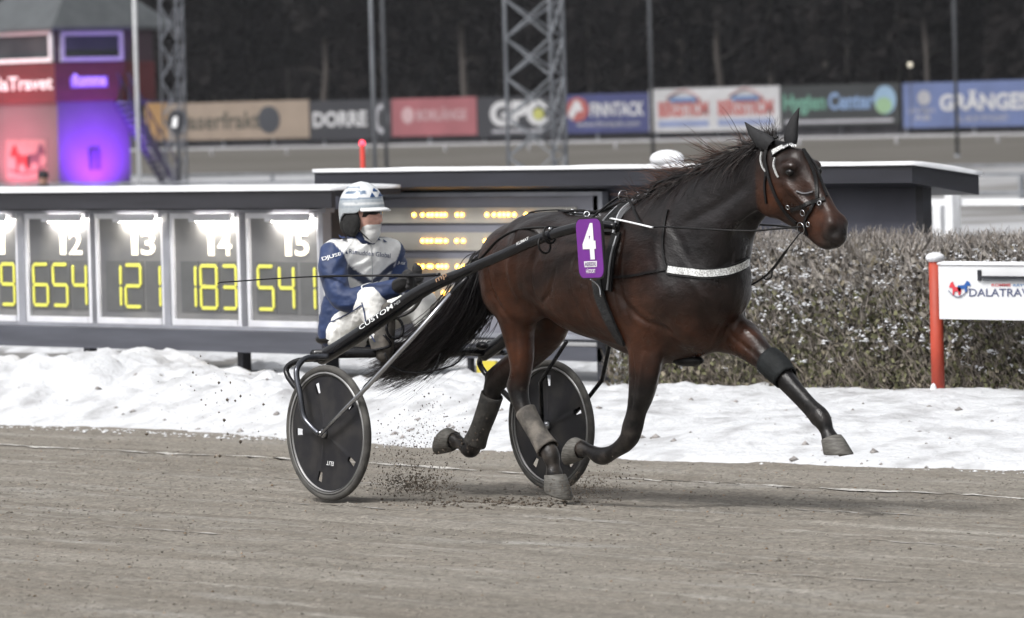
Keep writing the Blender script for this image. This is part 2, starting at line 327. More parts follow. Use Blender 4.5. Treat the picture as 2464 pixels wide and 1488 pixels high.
zbt,zbb=XZ(300,790,YB-.06)[1],XZ(300,840,YB-.06)[1]
boxo('base_beam',(xl,YB-.08,zbb),(xr+.02,YB+.12,zbt),pmat('grey_beam',s2l(74,76,85),.7,var=.25,scale=4,stretch=(.25,1,3)),root)
for px in (-60,228,598):
    x,_=XZ(px,860,YB+.1); boxo('post',(x-.035,YB+.02,-.35),(x+.035,YB+.10,zbb-.002),BLACKW(),root)
boxo('bottom_rail',(xl,YB+.35,-.07),(XZ(640,880,YB+.35)[0],YB+.45,.02),BLACKW(),root)
GLASS=pmat('board_face',s2l(108,108,108),.35,var=.15,scale=2.2,base2=s2l(92,93,96),lo=.4,hi=.6)
FRAME=pmat('white_frame',s2l(205,206,212),.45,var=.15,scale=3)
GFRAME=pmat('grey_frame',s2l(140,142,150),.5,var=.2,scale=4)
SEGY=pmat('yellow_segment',s2l(196,194,84),.55,var=.10,scale=20,emit=s2l(232,226,104),estr=.22)
SEGO=pmat('dark_segment',s2l(86,87,88),.5,var=.1)
NUMW=pmat('warm_number',(.8,.76,.66),.5,var=.05,emit=(1,.90,.72),estr=.55)
LAMP=pmat('lamp_glow',(.9,.9,.9),.4,var=.02,emit=(1,.95,.86),estr=3.2)
LAMP2=pmat('lamp_tube',(.9,.9,.9),.4,var=.02,emit=(1,.93,.82),estr=150)
SEG={'0':'abcdef','1':'bc','2':'abged','3':'abgcd','4':'fgbc','5':'afgcd','6':'afgedc','7':'abc','8':'abcdefg','9':'abcdfg'}
def segment_poly(a,b,wd):
    d=(b-a).normalized(); n=Vector((d.z,0,-d.x))*wd/2; t=d*wd/2
    return [a,a+t+n,b-t+n,b,b-t-n,a+t-n]
def digit(ch,x0,x1,z0,z1,y,parent):
    wd=.027; zm=(z0+z1)/2; xa,xb=x0+wd/2,x1-wd/2; za,zc=z0+wd/2,z1-wd/2
    pts={'a':((xa,zc),(xb,zc)),'b':((xb,zm),(xb,zc)),'c':((xb,za),(xb,zm)),'d':((xa,za),(xb,za)),'e':((xa,za),(xa,zm)),'f':((xa,zm),(xa,zc)),'g':((xa,zm),(xb,zm))}
    for s in SEG[ch]:
        (p,q),(r,t)=pts[s]; a=Vector((p,0,q));b=Vector((r,0,t)); dd=(b-a).normalized()*.004
        P=segment_poly(a+dd,b-dd,wd); V=[(v.x,y,v.z) for v in P]+[(v.x,y-.008,v.z) for v in P]
        new_obj('digit_segment',V,[(0,1,2,3,4,5),(6,11,10,9,8,7)]+[(i,(i+1)%6,(i+1)%6+6,i+6) for i in range(6)],SEGY,parent)
panels=[(-118,47,'11',[('7',-105,-70),('8',-58,-22),('9',7,42)],(-40,10)),
        (64,221,'12',[('6',84,122),('5',131,169),('4',179,215)],(142,196)),
        (233,397,'13',[('1',262,298),('2',305,346),('1',358,393)],(314,372)),
        (413,580,'14',[('1',443,478),('8',486,529),('3',539,576)],(498,556)),
        (596,774,'15',[('5',624,665),('4',675,714),('1',730,765)],(684,742))]
ztop=zt_; zbot=zb_
for (p0,p1,num,digs,(n0,n1)) in panels:
    x0=XZ(p0,640,YB)[0]; x1=XZ(p1,640,YB)[0]; fw=.035
    fr=MB().box((x0,YB-.01,zbot),(x0+fw,YB+.05,ztop)).box((x1-fw,YB-.01,zbot),(x1,YB+.05,ztop)).box((x0+fw,YB-.029,zbot),(x1-fw,YB+.05,zbot+.045)).box((x0+fw,YB-.029,ztop-.04),(x1-fw,YB+.05,ztop)).obj('panel_frame',FRAME,root)
    pn=boxo('panel',(x0+fw,YB+.012,zbot+.045),(x1-fw,YB+.045,ztop-.04),GLASS,root)
    dz0,dz1=XZ(400,744,YB)[1],XZ(400,635,YB)[1]
    xa=[XZ(d[1]-5,690,YB)[0] for d in digs]; xb=[XZ(d[2]-5,690,YB)[0] for d in digs]
    for (ch,_,_),a,b in zip(digs,xa,xb):
        boxo('digit_window',(a-.018,YB+.006,dz0-.02),(b+.018,YB+.0118,dz1+.02),SEGO,pn)
        digit(ch,a,b,dz0,dz1,YB+.004,pn)
    q0,q1=XZ(n0,595,YB)[0],XZ(n1,595,YB)[0]; z0,z1=XZ(400,615,YB)[1],XZ(400,558,YB)[1]
    qm=q0+(q1-q0)*(.34 if num!='11' else .5)
    for ch,a_,b_ in ((num[0],q0,qm-.02),(num[1],qm+.02,q1)): text_quad('panel_number',ch,(a_,YB+.008,z0),(b_,YB+.008,z0),(a_,YB+.008,z1),NUMW,pn,.02)
    cx=(q0+q1)/2-.02; rw=(x1-x0)*.26
    lm=MB().tube([(cx-rw,YB-.028,ztop-.050),(cx+rw,YB-.028,ztop-.050)],.015,12).obj('lamp_tube',LAMP2,pn,True)
    boxo('lamp_hood',(cx-rw-.03,YB-.075,ztop-.062),(cx+rw+.03,YB-.050,ztop-.002),FRAME,pn)
for p0,p1 in ((47,64),(397,413)):
    boxo('mullion',(XZ(p0,640,YB)[0]+.004,YB-.02,zbot-.01),(XZ(p1,640,YB)[0]-.004,YB+.05,ztop+.01),GFRAME,root)
boxo('frame_rail',(xl,YB-.035,ztop+.002),(xr+.05,YB+.05,ztop+.035),GFRAME,root); boxo('frame_rail',(xl,YB-.035,zbot-.03),(xr+.05,YB+.05,zbot-.002),GFRAME,root)
boxo('end_frame',(XZ(774,640,YB)[0]+.003,YB-.03,zbot),(XZ(774,640,YB)[0]+.065,YB+.05,ztop),GFRAME,root)
# ------------------------------------------------------------------ results board on the right
YR=8.9; YRF=8.66
xL=XZ(757,430,YRF)[0]; xC=XZ(2194,400,YRF)[0]; zR=XZ(1500,396,YRF)[1]-.035; zRb=zR-.115; drop=.085; YRb=9.28
root=thing('results_board','wide dark roofed results board with rows of orange lights, behind horse','board',((xL+xC)/2,YR+.1,0))
rz=lambda y: zR-drop*(y-YRF)/(YRb-YRF)
V=[(xL,YRF,zR),(xC,YRF,zR),(xC,YRb,rz(YRb)),(xL,YRb,rz(YRb)),(xL,YRF,zRb),(xC,YRF,zRb),(xC,YRb,rz(YRb)-.13),(xL,YRb,rz(YRb)-.13)]
new_obj('roof',V,[(0,1,2,3),(4,7,6,5),(0,4,5,1),(1,5,6,2),(2,6,7,3),(3,7,4,0)],pmat('roof_felt_edge',s2l(47,48,56),.5,var=.3,scale=3,stretch=(.3,1,4)),root)
snow_slab('roof_snow',xL,xC,YRF-.02,YRb,rz,.042,root,9)
zw0=.05; x0w=XZ(800,600,YR)[0]; x1w=XZ(2240,500,YR)[0]
boxo('wall',(x0w,YR,.55),(XZ(2222,520,YR)[0],YR+.05,zRb-.03),pmat('slate_blue_wall',s2l(74,75,86),.75,var=.2,scale=2.5),root)
for px in (800,1455,2233):
    x=XZ(px,600,YR+.02)[0]; boxo('post',(x-.035,YR-.05,-.30),(x+.035,YR+.03,zRb-.02),BLACKW(),root)
fx0,fx1=XZ(905,600,YR-.05)[0],XZ(1462,600,YR-.05)[0]; fz1=XZ(1200,463,YR-.05)[1]; fz0=XZ(1200,812,YR-.05)[1]
FR2=pmat('silver_frame',s2l(150,153,162),.4,.3,var=.2,scale=4)
for a,b in (((fx0-.35,YR-.09,fz0),(fx1,YR-.03,fz0+.03)),((fx0-.35,YR-.09,fz1-.03),(fx1,YR-.03,fz1)),((fx1-.05,YR-.09,fz0+.031),(fx1,YR-.03,fz1-.031)),((fx0-.35,YR-.09,fz0+.031),(fx0-.30,YR-.03,fz1-.031))):
    boxo('frame_rail',a,b,FR2,root)
boxo('panel',(fx0-.30,YR-.05,fz0+.03),(fx1-.05,YR-.02,fz1-.03),pmat('panel_grey',s2l(118,119,128),.5,var=.15,scale=2),root)
STRIP=pmat('display_strip',s2l(158,155,148),.4,var=.12,scale=2,base2=s2l(142,139,134))
LED=pmat('orange_led',(.9,.5,.1),.4,var=.02,emit=(1,.50,.06),estr=14)
me=bpy.data.meshes.new('led'); mb=MB().ball((0,0,0),(.019,.010,.015),10,6); me.from_pydata(mb.V,[],mb.F)
def crop7(x): return 739.2+.3727*x
rows=[((500,537),520.5,[690,745,783,808,838,866,890,968,1000,1160,1207,1243,1272,1300,1337,1413,1452]),((560,603),582,[745,775,802,838,862,895,965,1008,1150,1190,1230,1290]),((623,664),642,[713,747,785,803,845,870,897,970,1008,1100,1150]),((686,728),704,[720,760,800,880,930,1000])]
for (y0,y1),yl,xs_ in rows:
    a=XZ(895,y1,YR-.06); b=XZ(1388,y0,YR-.06)
    za=(XZ(895,y1,YR-.06)[1]+XZ(1388,y1,YR-.06)[1])/2; zb=(XZ(895,y0,YR-.06)[1]+XZ(1388,y0,YR-.06)[1])/2
    st=boxo('display_strip',(a[0]-.25,YR-.066,za),(b[0],YR-.0505,zb),STRIP,root)
    for q in xs_:
        p=at(crop7(q),yl-.006*(crop7(q)-1100)*1.0,YR-.07); link('led',me,LED,st,True,loc=(p.x,YR-.072,(za+zb)/2+.004))
zq1,zq0=XZ(1420,814,YR-.05)[1],XZ(1420,826,YR-.05)[1]
boxo('lower_panel',(x0w,YR-.06,zq0+.005),(XZ(1462,820,YR)[0],YR-.01,fz0-.004),pmat('lower_panel_grey',s2l(66,67,75),.6,var=.2,scale=3),root)
mb=MB()
for q in (1402,1411,1421,1430,1440):
    a=XZ(q,815,YR-.07); b=XZ(q+6,806,YR-.07); mb.box((a[0],YR-.066,a[1]),(b[0],YR-.063,b[1]))
mb.obj('maker_lettering',PRINTW(),root)
zc1=XZ(1300,828,YR)[1]; zc0=XZ(1300,866,YR)[1]
boxo('base_beam',(x0w,YR-.05,zc0),(XZ(1462,840,YR)[0],YR+.05,zc1-.012),pmat('grey_beam',(.1,.1,.1)),root)
zd1=XZ(1100,912,YR-.08)[1]; zd0=XZ(1100,936,YR-.08)[1]
boxo('bottom_rail',(x0w,YR-.12,zd0),(XZ(1500,925,YR)[0],YR-.05,zd1),BLACKW(),root)
a=XZ(1149,913,YR-.07);b=XZ(1194,869,YR-.07)
sg=boxo('yellow_plate',(a[0],YR-.075,a[1]),(b[0],YR-.055,b[1]),pmat('yellow_plate',s2l(205,190,70),.5,var=.15,scale=6),root)
boxo('plate_post',(XZ(1136,890,YR)[0]-.02,YR-.03,-.2),(XZ(1136,890,YR)[0]+.02,YR+.01,zc0),BLACKW(),root)
# snow cap on a lamp box standing on the results board roof
p=at(1603,408,8.7); t=thing('roof_lamp_box','small grey box with a fat white snow cap on the results board roof','box',(p.x,8.7,rz(8.7)))
boxo('box_body',(p.x-.10,8.65,rz(8.7)),(p.x+.10,8.77,rz(8.7)+.06),GALV(),t)
r=MB(); r.ball((p.x,8.71,rz(8.7)+.075),(.15,.10,.065),16,10); r.obj('snow_cap',SNOW(),t,True)
# ------------------------------------------------------------------ hedge, post and sign on the right
YH=7.40
hx0=XZ(1462,900,YH)[0]; hx1=XZ(2640,800,YH)[0]
root=thing('hedge','clipped bare brown hedge dusted with snow, behind the horse','hedge',((hx0+hx1)/2,YH+.5,0))
r=np.random.default_rng(8); N=72000
X=r.uniform(hx0,hx1,N); Y=YH+r.random(N)**2.2*.9; Zt=1.045+.04*(fbm(X*2,Y*2,3,2)-.5)*2; Zb=.06
Z=Zb+(Zt-Zb)*r.random(N)
top=r.random(N)<.22; Y[top]=YH+r.random(top.sum())*.9; Z[top]=(Zt-.02-.10*r.random(N)**2)[top]
Y=Y+.10*(fbm(X*1.6,Z*2.5,3,9)-.5)+1.2*np.clip(Z-.72,0,1)**2*np.clip(1-(Y-YH)/.9,0,1)
a=r.normal(size=(N,3)); a[:,2]=np.abs(a[:,2])+.8; a/=np.linalg.norm(a,axis=1)[:,None]; b=np.cross(a,r.normal(size=(N,3))); b/=np.linalg.norm(b,axis=1)[:,None]
twig=r.random(N)<.55; L_=np.where(twig,.05+.09*r.random(N),.018+.022*r.random(N))[:,None]; W_=np.where(twig,.0022+.002*r.random(N),.009+.010*r.random(N))[:,None]
P=np.stack([X,Y,Z],1); V=np.stack([P-b*W_,P+b*W_,P+a*L_+b*W_*.6,P+a*L_-b*W_*.6],1)
fr_=np.clip(.15+.55*(Z-.3),0,.6)[:,None]*(r.random((N,1))<.75); HC=np.where(twig[:,None],np.array([[.175,.150,.125]]),np.array([[.165,.145,.105]]))*(.5+1.0*r.random((N,1))); HC=HC*(1-fr_)+np.array([[.42,.40,.39]])*fr_*(.6+.6*r.random((N,1))); gr=(Z<.75)&(~twig)&(r.random(N)<.6); HC[gr]=np.array([.13,.13,.072])*(.5+r.random((gr.sum(),1)))
def colored(name,V,Q,C,mat,parent,kind=None,smooth=False):
    o=np_obj(name,V,Q,mat,parent,smooth,kind); ca=o.data.color_attributes.new('Col','FLOAT_COLOR','POINT'); A=np.ones((len(V),4),np.float32); A[:,:3]=C; ca.data.foreach_set('color',A.ravel()); return o
LEAF=pmat('hedge_twigs',(1,1,1),.8,attr='Col',var=.2,scale=20,spec=.2)
colored('twigs',V.reshape(-1,3),np.arange(N*4).reshape(-1,4),np.repeat(HC,4,0),LEAF,root,'stuff')
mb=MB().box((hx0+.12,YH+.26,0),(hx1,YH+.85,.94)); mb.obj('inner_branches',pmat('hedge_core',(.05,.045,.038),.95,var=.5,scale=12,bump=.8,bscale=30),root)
nc=1500; cx_=r.uniform(hx0,hx1,nc); tpc=r.random(nc)<.40; cz_=np.where(tpc,.99+.06*r.random(nc),.16+.86*r.random(nc)**.5); cy_=np.where(tpc,YH+.18+.65*r.random(nc),YH-.02+.05*r.random(nc)+1.2*np.clip(cz_-.72,0,1)**2)
cs=.25+.75*r.random(nc)**1.6; cd_=r.normal(size=(nc,3))*np.array([1,.3,.55]); cd_/=np.linalg.norm(cd_,axis=1)[:,None]
n=11000; ci=r.integers(0,nc,n); o_=r.normal(size=(n,1))*.028*cs[ci][:,None]*cd_[ci]+r.normal(size=(n,3))*.008
X=cx_[ci]+o_[:,0]; Y=cy_[ci]+o_[:,1]; Z=cz_[ci]+o_[:,2]; sz=(.0035+.008*r.random(n)**2)*(.5+.6*cs[ci])
base=np.array(MB().ball((0,0,0),1,7,5).V); bf=np.array([f for f in MB().ball((0,0,0),1,7,5).F])
S=np.stack([sz*(1+.7*r.random(n)),sz,sz*.55],1); V=base[None]*S[:,None,:]*(.5+1.0*r.random((n,len(base),1)))+np.stack([X,Y,Z],1)[:,None,:]
np_obj('snow_tufts',V.reshape(-1,3),(bf[None]+len(base)*np.arange(n)[:,None,None]).reshape(-1,4),SNOW(),root,True,'stuff')
YS=7.12
xp=XZ(2240,780,YS)[0]; zt1=XZ(2238,628,YS)[1]
RED=pmat('red_oxide_paint',s2l(168,62,42),.6,var=.25,scale=6,stretch=(1,1,.4),bump=.1)
root=thing('red_sign_post','rust red wooden post with a snow cap holding the white sign','post',(xp,YS,.0))
MB().tube([(xp,YS+.05,-.2),(xp,YS+.05,zt1)],.042,14).obj('post',RED,root,True)
r_=MB(); r_.ball((xp,YS+.05,zt1+.018),(.062,.062,.035),16,8); r_.obj('snow_cap',SNOW(),root,True)
r_=MB(); r_.ball((xp+.01,YS+.0,.08),(.028,.03,.10),12,8).ball((xp-.01,YS,.02),(.06,.05,.05),12,8); r_.obj('snow_clump',SNOW(),root,True)
sx0=XZ(2259,700,YS-.03)[0]; sx1=sx0+1.9; sz1=XZ(2258,638,YS-.03)[1]; sz0=XZ(2260,768,YS-.03)[1]
root=thing('advertising_sign','white sign with red and blue horse emblem and dark lettering in front of hedge','sign',((sx0+sx1)/2,YS,sz0))
boxo('sign_panel',(sx0,YS-.03,sz0),(sx1,YS-.008,sz1),pmat('sign_white',(.66,.67,.69),.35,var=.06,scale=4),root)
snow_slab('top_snow',sx0,sx1,YS-.04,YS+.01,lambda y:sz1,.018,root,4,.05)
yy=YS-.034
def sgn(px,py): p=at(px,py,YS-.034); return (p.x,yy,p.z)
a=sgn(2330,688);b=sgn(2505,688);c=sgn(2330,664+5)
text_quad('sign_lettering','DALATRAVET',sgn(2332,714),sgn(2508,714),sgn(2332,695),pmat('grey_blue_print',s2l(86,92,120),.5,var=.1),root,.01)
text_quad('sign_lettering','ROMME',sgn(2386,690),sgn(2432,690),sgn(2386,683),pmat('red_print',s2l(205,80,84),.5,var=.1),root,.01)
text_quad('sign_lettering','RÄTTVIK',sgn(2438,690),sgn(2490,690),sgn(2438,683),pmat('blue_print',s2l(70,120,170),.5,var=.1),root,.01)
def poly(name,pts,mat,parent,th=.002,n=(0,-1,0)):
    P=[Vector(p) for p in pts]; N_=Vector(n)*th
    m=len(P); return new_obj(name,[p for p in P]+[p+N_ for p in P],[tuple(range(m)),tuple(range(m,2*m))]+[(i,(i+1)%m,(i+1)%m+m,i+m) for i in range(m)],mat,parent)
HORSE2D=[(0,.62),(.12,.9),(.3,1),(.36,.85),(.5,.62),(.95,.6),(1,.35),(.9,.05),(.78,.05),(.74,.3),(.45,.3),(.42,0),(.28,0),(.3,.4),(.25,.6),(.08,.55)]
def horse_logo(name,x0,y0,x1,y1,fn,mat,parent,flip=False,n=(0,-1,0)):
    P=[]
    for u,v in HORSE2D:
        if flip: u=1-u
        P.append(fn(x0+(x1-x0)*u,y1+(y0-y1)*v))
    return poly(name,P,mat,parent,n=n)
horse_logo('horse_emblem',2284,678,2313,712,sgn,pmat('emblem_red',s2l(200,60,72),.5,var=.1),root)
horse_logo('horse_emblem',2304,676,2336,704,sgn,pmat('emblem_blue',s2l(40,84,150),.5,var=.1),root,True)
arc=[at(2282+50*t,700+18*math.sin(math.pi*t)-6*t,YS-.036) for t in np.linspace(0,1,9)]
MB().tube(arc,.003,5).obj('emblem_rocker',pmat('grey_blue_print',(.1,.1,.2)),root)
boxo('bracket_slot',(sgn(2338,0)[0],yy-.006,sgn(2338,676)[2]),(sgn(2346,0)[0],yy+.003,sgn(2338,650)[2]),BLACKW(),root)
boxo('bracket_rail',(sgn(2347,0)[0],yy-.03,sgn(2347,669)[2]),(sx1-.05,yy+.003,sgn(2347,664)[2]),BLACKW(),root)
boxo('bracket_plate',(sgn(2352,0)[0],yy-.012,sgn(2347,676)[2]),(sx1-.05,yy+.002,sgn(2347,670)[2]),GALV(),root)
# ------------------------------------------------------------------ body modelling: swept limbs blended into one continuous skin
class Field:
    def __init__(s,lo,hi,h):
        s.lo=np.array(lo,float); s.h=h
        s.n=np.ceil((np.array(hi)-s.lo)/h).astype(int)+1
        s.g=np.full(tuple(s.n),0.3,np.float32)
    def _box(s,lo,hi):
        i0=np.clip(np.floor((lo-s.lo)/s.h).astype(int),0,s.n-1); i1=np.clip(np.ceil((hi-s.lo)/s.h).astype(int)+1,1,s.n)
        ax=[(s.lo[k]+s.h*np.arange(i0[k],i1[k])).astype(np.float32) for k in range(3)]
        return tuple(slice(i0[k],i1[k]) for k in range(3)),ax
    def _mix(s,sl,d,k,sub):
        g=s.g[sl]
        if sub:
            d=-d; hh=np.maximum(k-np.abs(g-d),0)/k; s.g[sl]=np.maximum(g,d)+hh*hh*k*.25
        else:
            hh=np.maximum(k-np.abs(g-d),0)/k; s.g[sl]=np.minimum(g,d)-hh*hh*k*.25
    def _segd(s,ax,a,b,ra,rb,la,lb,lat):
        P=[ax[0][:,None,None]-a[0],ax[1][None,:,None]-a[1],ax[2][None,None,:]-a[2]]
        ab=b-a; L2=max(ab@ab,1e-9)
        t=np.clip((P[0]*ab[0]+P[1]*ab[1]+P[2]*ab[2])/L2,0,1)
        V=[P[i]-t*ab[i] for i in range(3)]
        w=V[0]*lat[0]+V[1]*lat[1]+V[2]*lat[2]
        rest=np.maximum(V[0]**2+V[1]**2+V[2]**2-w*w,0)
        r=ra+(rb-ra)*t; l=la+(lb-la)*t
        return ((np.sqrt(rest/(r*r)+w*w/(l*l))-1)*np.minimum(r,l)).astype(np.float32)
    def seg(s,a,b,ra,rb,la=None,lb=None,k=.04,lat=(0,1,0),sub=False):
        "tapered segment; r = radius in the sagittal plane, l = radius along lat"
        la=ra if la is None else la; lb=rb if lb is None else lb
        s.chain([(a,ra,la),(b,rb,lb)],k,lat,sub,1)
    def chain(s,nodes,k=.04,lat=(0,1,0),sub=False,div=4):
        "smooth swept limb; nodes (p, r, l)"
        N=np.array([list(p)+[r,l] for p,r,l in nodes],float)
        if div>1 and len(N)>2:
            E=np.vstack([2*N[0]-N[1],N,2*N[-1]-N[-2]]); out=[]
            for i in range(1,len(E)-2):
                for t in np.arange(div)/div:
                    p0,p1,p2,p3=E[i-1:i+3]
                    out.append(.5*(2*p1+(p2-p0)*t+(2*p0-5*p1+4*p2-p3)*t*t+(3*p1-p0-3*p2+p3)*t**3))
            N=np.array(out+[N[-1]]); N[:,3:]=np.maximum(N[:,3:],.003)
        lat=np.array(lat,float); lat/=np.linalg.norm(lat)
        m=N[:,3:].max()+k*1.2+2*s.h
        sl,ax=s._box(N[:,:3].min(0)-m,N[:,:3].max(0)+m)
        if any(len(q)==0 for q in ax): return
        sub_=Field.__new__(Field); sub_.lo=np.array([q[0] for q in ax]); sub_.h=s.h; sub_.n=np.array([len(q) for q in ax]); sub_.g=np.full(tuple(sub_.n),.3,np.float32)
        for A,B in zip(N[:-1],N[1:]):
            mm=max(A[3:].max(),B[3:].max())+k*1.2+2*s.h
            s2,a2=sub_._box(np.minimum(A[:3],B[:3])-mm,np.maximum(A[:3],B[:3])+mm)
            sub_.g[s2]=np.minimum(sub_.g[s2],s._segd(a2,A[:3],B[:3],A[3],B[3],A[4],B[4],lat))
        s._mix(sl,sub_.g,k,sub)
    def ball(s,c,r,k=.04,rot=None,sub=False):
        r=np.array([r]*3 if np.isscalar(r) else r,float); c=np.array(c,float); m=r.max()+k*1.2+2*s.h
        sl,ax=s._box(c-m,c+m)
        if any(len(q)==0 for q in ax): return
        P=[ax[0][:,None,None]-c[0],ax[1][None,:,None]-c[1],ax[2][None,None,:]-c[2]]
        if rot is not None: P=[P[0]*rot[0][i]+P[1]*rot[1][i]+P[2]*rot[2][i] for i in range(3)]
        q=np.sqrt((P[0]/r[0])**2+(P[1]/r[1])**2+(P[2]/r[2])**2)
        s._mix(sl,((q-1)*r.min()).astype(np.float32),k,sub)
    def mesh(s,smooth=2):
        g=s.g; h=s.h; n=g.shape; ins=g<0
        c=np.zeros(tuple(k-1 for k in n),np.int8)
        for dx in (0,1):
            for dy in (0,1):
                for dz in (0,1): c+=ins[dx:n[0]-1+dx,dy:n[1]-1+dy,dz:n[2]-1+dz]
        cells=np.argwhere((c>0)&(c<8)); idx=np.full(c.shape,-1,np.int32); idx[tuple(cells.T)]=np.arange(len(cells))
        acc=np.zeros((len(cells),3)); cnt=np.zeros(len(cells))
        cor=[(x,y,z) for x in (0,1) for y in (0,1) for z in (0,1)]
        vals=[g[cells[:,0]+x,cells[:,1]+y,cells[:,2]+z] for x,y,z in cor]
        for i,p in enumerate(cor):
            for j,q in enumerate(cor):
                if j<=i or sum(abs(p[m]-q[m]) for m in range(3))!=1: continue
                a,b=vals[i],vals[j]; mk=(a<0)!=(b<0); t=a[mk]/(a[mk]-b[mk])
                acc[mk]+=np.array(p)+t[:,None]*(np.array(q)-np.array(p)); cnt[mk]+=1
        V=s.lo+h*(cells+acc/cnt[:,None])
        Q=[]
        for ax in range(3):
            o=[k for k in range(3) if k!=ax]
            sa=[slice(None)]*3; sb=[slice(None)]*3; sa[ax]=slice(0,n[ax]-1); sb[ax]=slice(1,n[ax])
            A,B=ins[tuple(sa)],ins[tuple(sb)]
            e=np.argwhere(A!=B); e=e[(e[:,o[0]]>0)&(e[:,o[1]]>0)&(e[:,o[0]]<n[o[0]]-1)&(e[:,o[1]]<n[o[1]]-1)]
            fl=A[tuple(e.T)]
            def off(u,v):
                q=e.copy(); q[:,o[0]]+=u; q[:,o[1]]+=v; return idx[tuple(q.T)]
            q=np.stack([off(-1,-1),off(0,-1),off(0,0),off(-1,0)],1)
            if ax==1: fl=~fl
            q[~fl]=q[~fl][:,::-1]; Q.append(q)
        Q=np.concatenate(Q); Q=Q[(Q>=0).all(1)]
        for _ in range(smooth):
            S=np.zeros_like(V); N=np.zeros(len(V))
            for i in range(4):
                a,b=Q[:,i],Q[:,(i+1)%4]
                for k in range(3): S[:,k]+=np.bincount(a,V[b,k],len(V))+np.bincount(b,V[a,k],len(V))
                N+=np.bincount(a,None,len(V))+np.bincount(b,None,len(V))
            V=.4*V+.6*S/N[:,None]
        return V,Q

Y0=.74
def H(x,y,dy=0): return npat(x,y,Y0+dy)
def M(x,z,dy=0): return np.array([x,Y0+dy,z])
def horse_field(h=.009):
    f=Field((-.35,.25,-.06),(3.35,1.25,2.06),h)
    T=[(H(1268,635),.225,.24),(H(1340,632),.24,.262),(H(1420,662),.30,.30),(H(1490,672),.33,.295),(H(1570,690),.365,.26),(H(1640,690),.33,.235),(H(1702,690),.225,.185)]
    f.chain(T,k=.05)
    f.seg(H(1600,802),H(1685,797),.12,.11,.12,.11,k=.08)            # breastbone
    f.seg(H(1490,580),H(1590,550),.08,.10,.05,.06,k=.12)            # withers
    f.seg(H(1290,545),H(1350,545),.045,.045,.09,.09,k=.10)
    for sd in (-1,1):
        f.seg(M(.72,1.20,sd*.11),M(.70,1.05,sd*.13),.14,.12,.12,.10,k=.08)  # buttock
        f.ball(M(1.02,1.33,sd*.17),(.10,.08,.07),k=.08)                     # point of hip
        f.seg(M(1.98,1.30,sd*.13),M(2.08,1.06,sd*.14),.10,.12,.06,.08,k=.07)
        f.seg(M(1.74,1.38,sd*.13),M(2.02,1.06,sd*.195),.08,.09,.045,.05,k=.05)
        f.seg(M(1.62,1.02,sd*.20),M(1.80,.98,sd*.17),.10,.11,.05,.06,k=.06) # triceps
        f.seg(M(2.19,1.12,sd*.085),M(2.12,.92,sd*.10),.10,.11,.08,.09,k=.05)# breast
    for sd in (-1,1):
        f.ball(M(1.16,1.20,sd*.345),(.13,.06,.15),k=.08,sub=True)                    # flank hollow
        f.chain([(M(.80,1.32,sd*.285),.016,.02),(M(.76,1.10,sd*.285),.018,.022),(M(.80,.92,sd*.26),.014,.02)],k=.03,sub=True)
        f.chain([(M(1.52,1.20,sd*.335),.020,.03),(M(1.58,1.00,sd*.32),.022,.03),(M(1.66,.86,sd*.27),.016,.03)],k=.04,sub=True)
    N=[(M(1.90,1.26),.31,.175),(M(2.13,1.39),.255,.15),(M(2.27,1.52),.185,.115),(M(2.45,1.61),.148,.09),(M(2.62,1.655),.14,.085)]
    f.chain(N,k=.06)
    f.seg(M(2.30,1.25),M(2.22,1.1),.07,.10,.09,.12,k=.10)           # throat base
    for sd in (-1,1): f.chain([(M(2.58,1.53,sd*.05),.05,.03),(M(2.38,1.42,sd*.085),.055,.03),(M(2.18,1.24,sd*.12),.06,.035)],k=.06)  # brachial band
    Hd=[(M(2.675,1.665),.135,.086),(M(2.775,1.605),.148,.094),(M(2.875,1.525),.108,.064),(M(2.975,1.43),.083,.048),(M(3.04,1.375),.077,.050),(M(3.08,1.35),.068,.052)]
    f.chain(Hd,k=.03)
    f.ball(M(3.02,1.305),(.05,.036,.03),k=.03)                    # chin
    f.seg(M(2.70,1.475),M(2.95,1.36),.055,.045,.05,.035,k=.05)
    f.seg(M(2.84,1.725),M(3.075,1.425),.035,.03,.05,.032,k=.03)        # nasal bone
    for sd in (-1,1):
        f.ball(M(2.85,1.675,sd*.082),(.05,.028,.03),k=.03)          # brow
        f.ball(M(2.69,1.545,sd*.06),(.115,.04,.115),k=.025)         # jaw disc
        f.seg(M(2.84,1.585,sd*.085),M(2.96,1.475,sd*.058),.014,.010,k=.02)
        f.ball(M(3.09,1.385,sd*.042),(.034,.024,.045),k=.035)         # nostril wing
        f.ball(M(2.868,1.648,sd*.112),(.026,.022,.018),k=.012,sub=True)
        q=H(2003,560,-.060); q[1]=Y0+sd*.066; f.ball(q,(.024,.034,.032),k=.012,sub=True)
    for sd in (-1,1):
        a_=H(2014,590,-.05); b_=H(1962,573,-.06); a_[1]=Y0+sd*.06; b_[1]=Y0+sd*.075; f.seg(a_,b_,.007,.006,.03,.03,k=.008,sub=True)
    d=-.13
    f.chain([(H(1590,690,-.15),.12,.08),(H(1560,800,d),.115,.085),(H(1553,860,d),.094,.078),(H(1546,925,d),.073,.066),(H(1532,990,d),.052,.05),(H(1522,1028,d),.055,.052),(H(1512,1058,d),.049,.046),(H(1480,1084,d),.036,.033),(H(1448,1098,d),.046,.042),(H(1420,1086,d),.034,.033),(H(1400,1080,d),.043,.043)],k=.04)
    f.chain([(H(1568,830,d-.02),.06,.04),(H(1568,890,d-.02),.05,.035),(H(1548,960,d),.03,.03)],k=.03)
    f.seg(H(1512,1080,d),H(1455,1112,d),.015,.014,k=.012)
    d=.12
    f.seg(H(1884,928,d),H(1962,1014,d),.016,.017,k=.012)
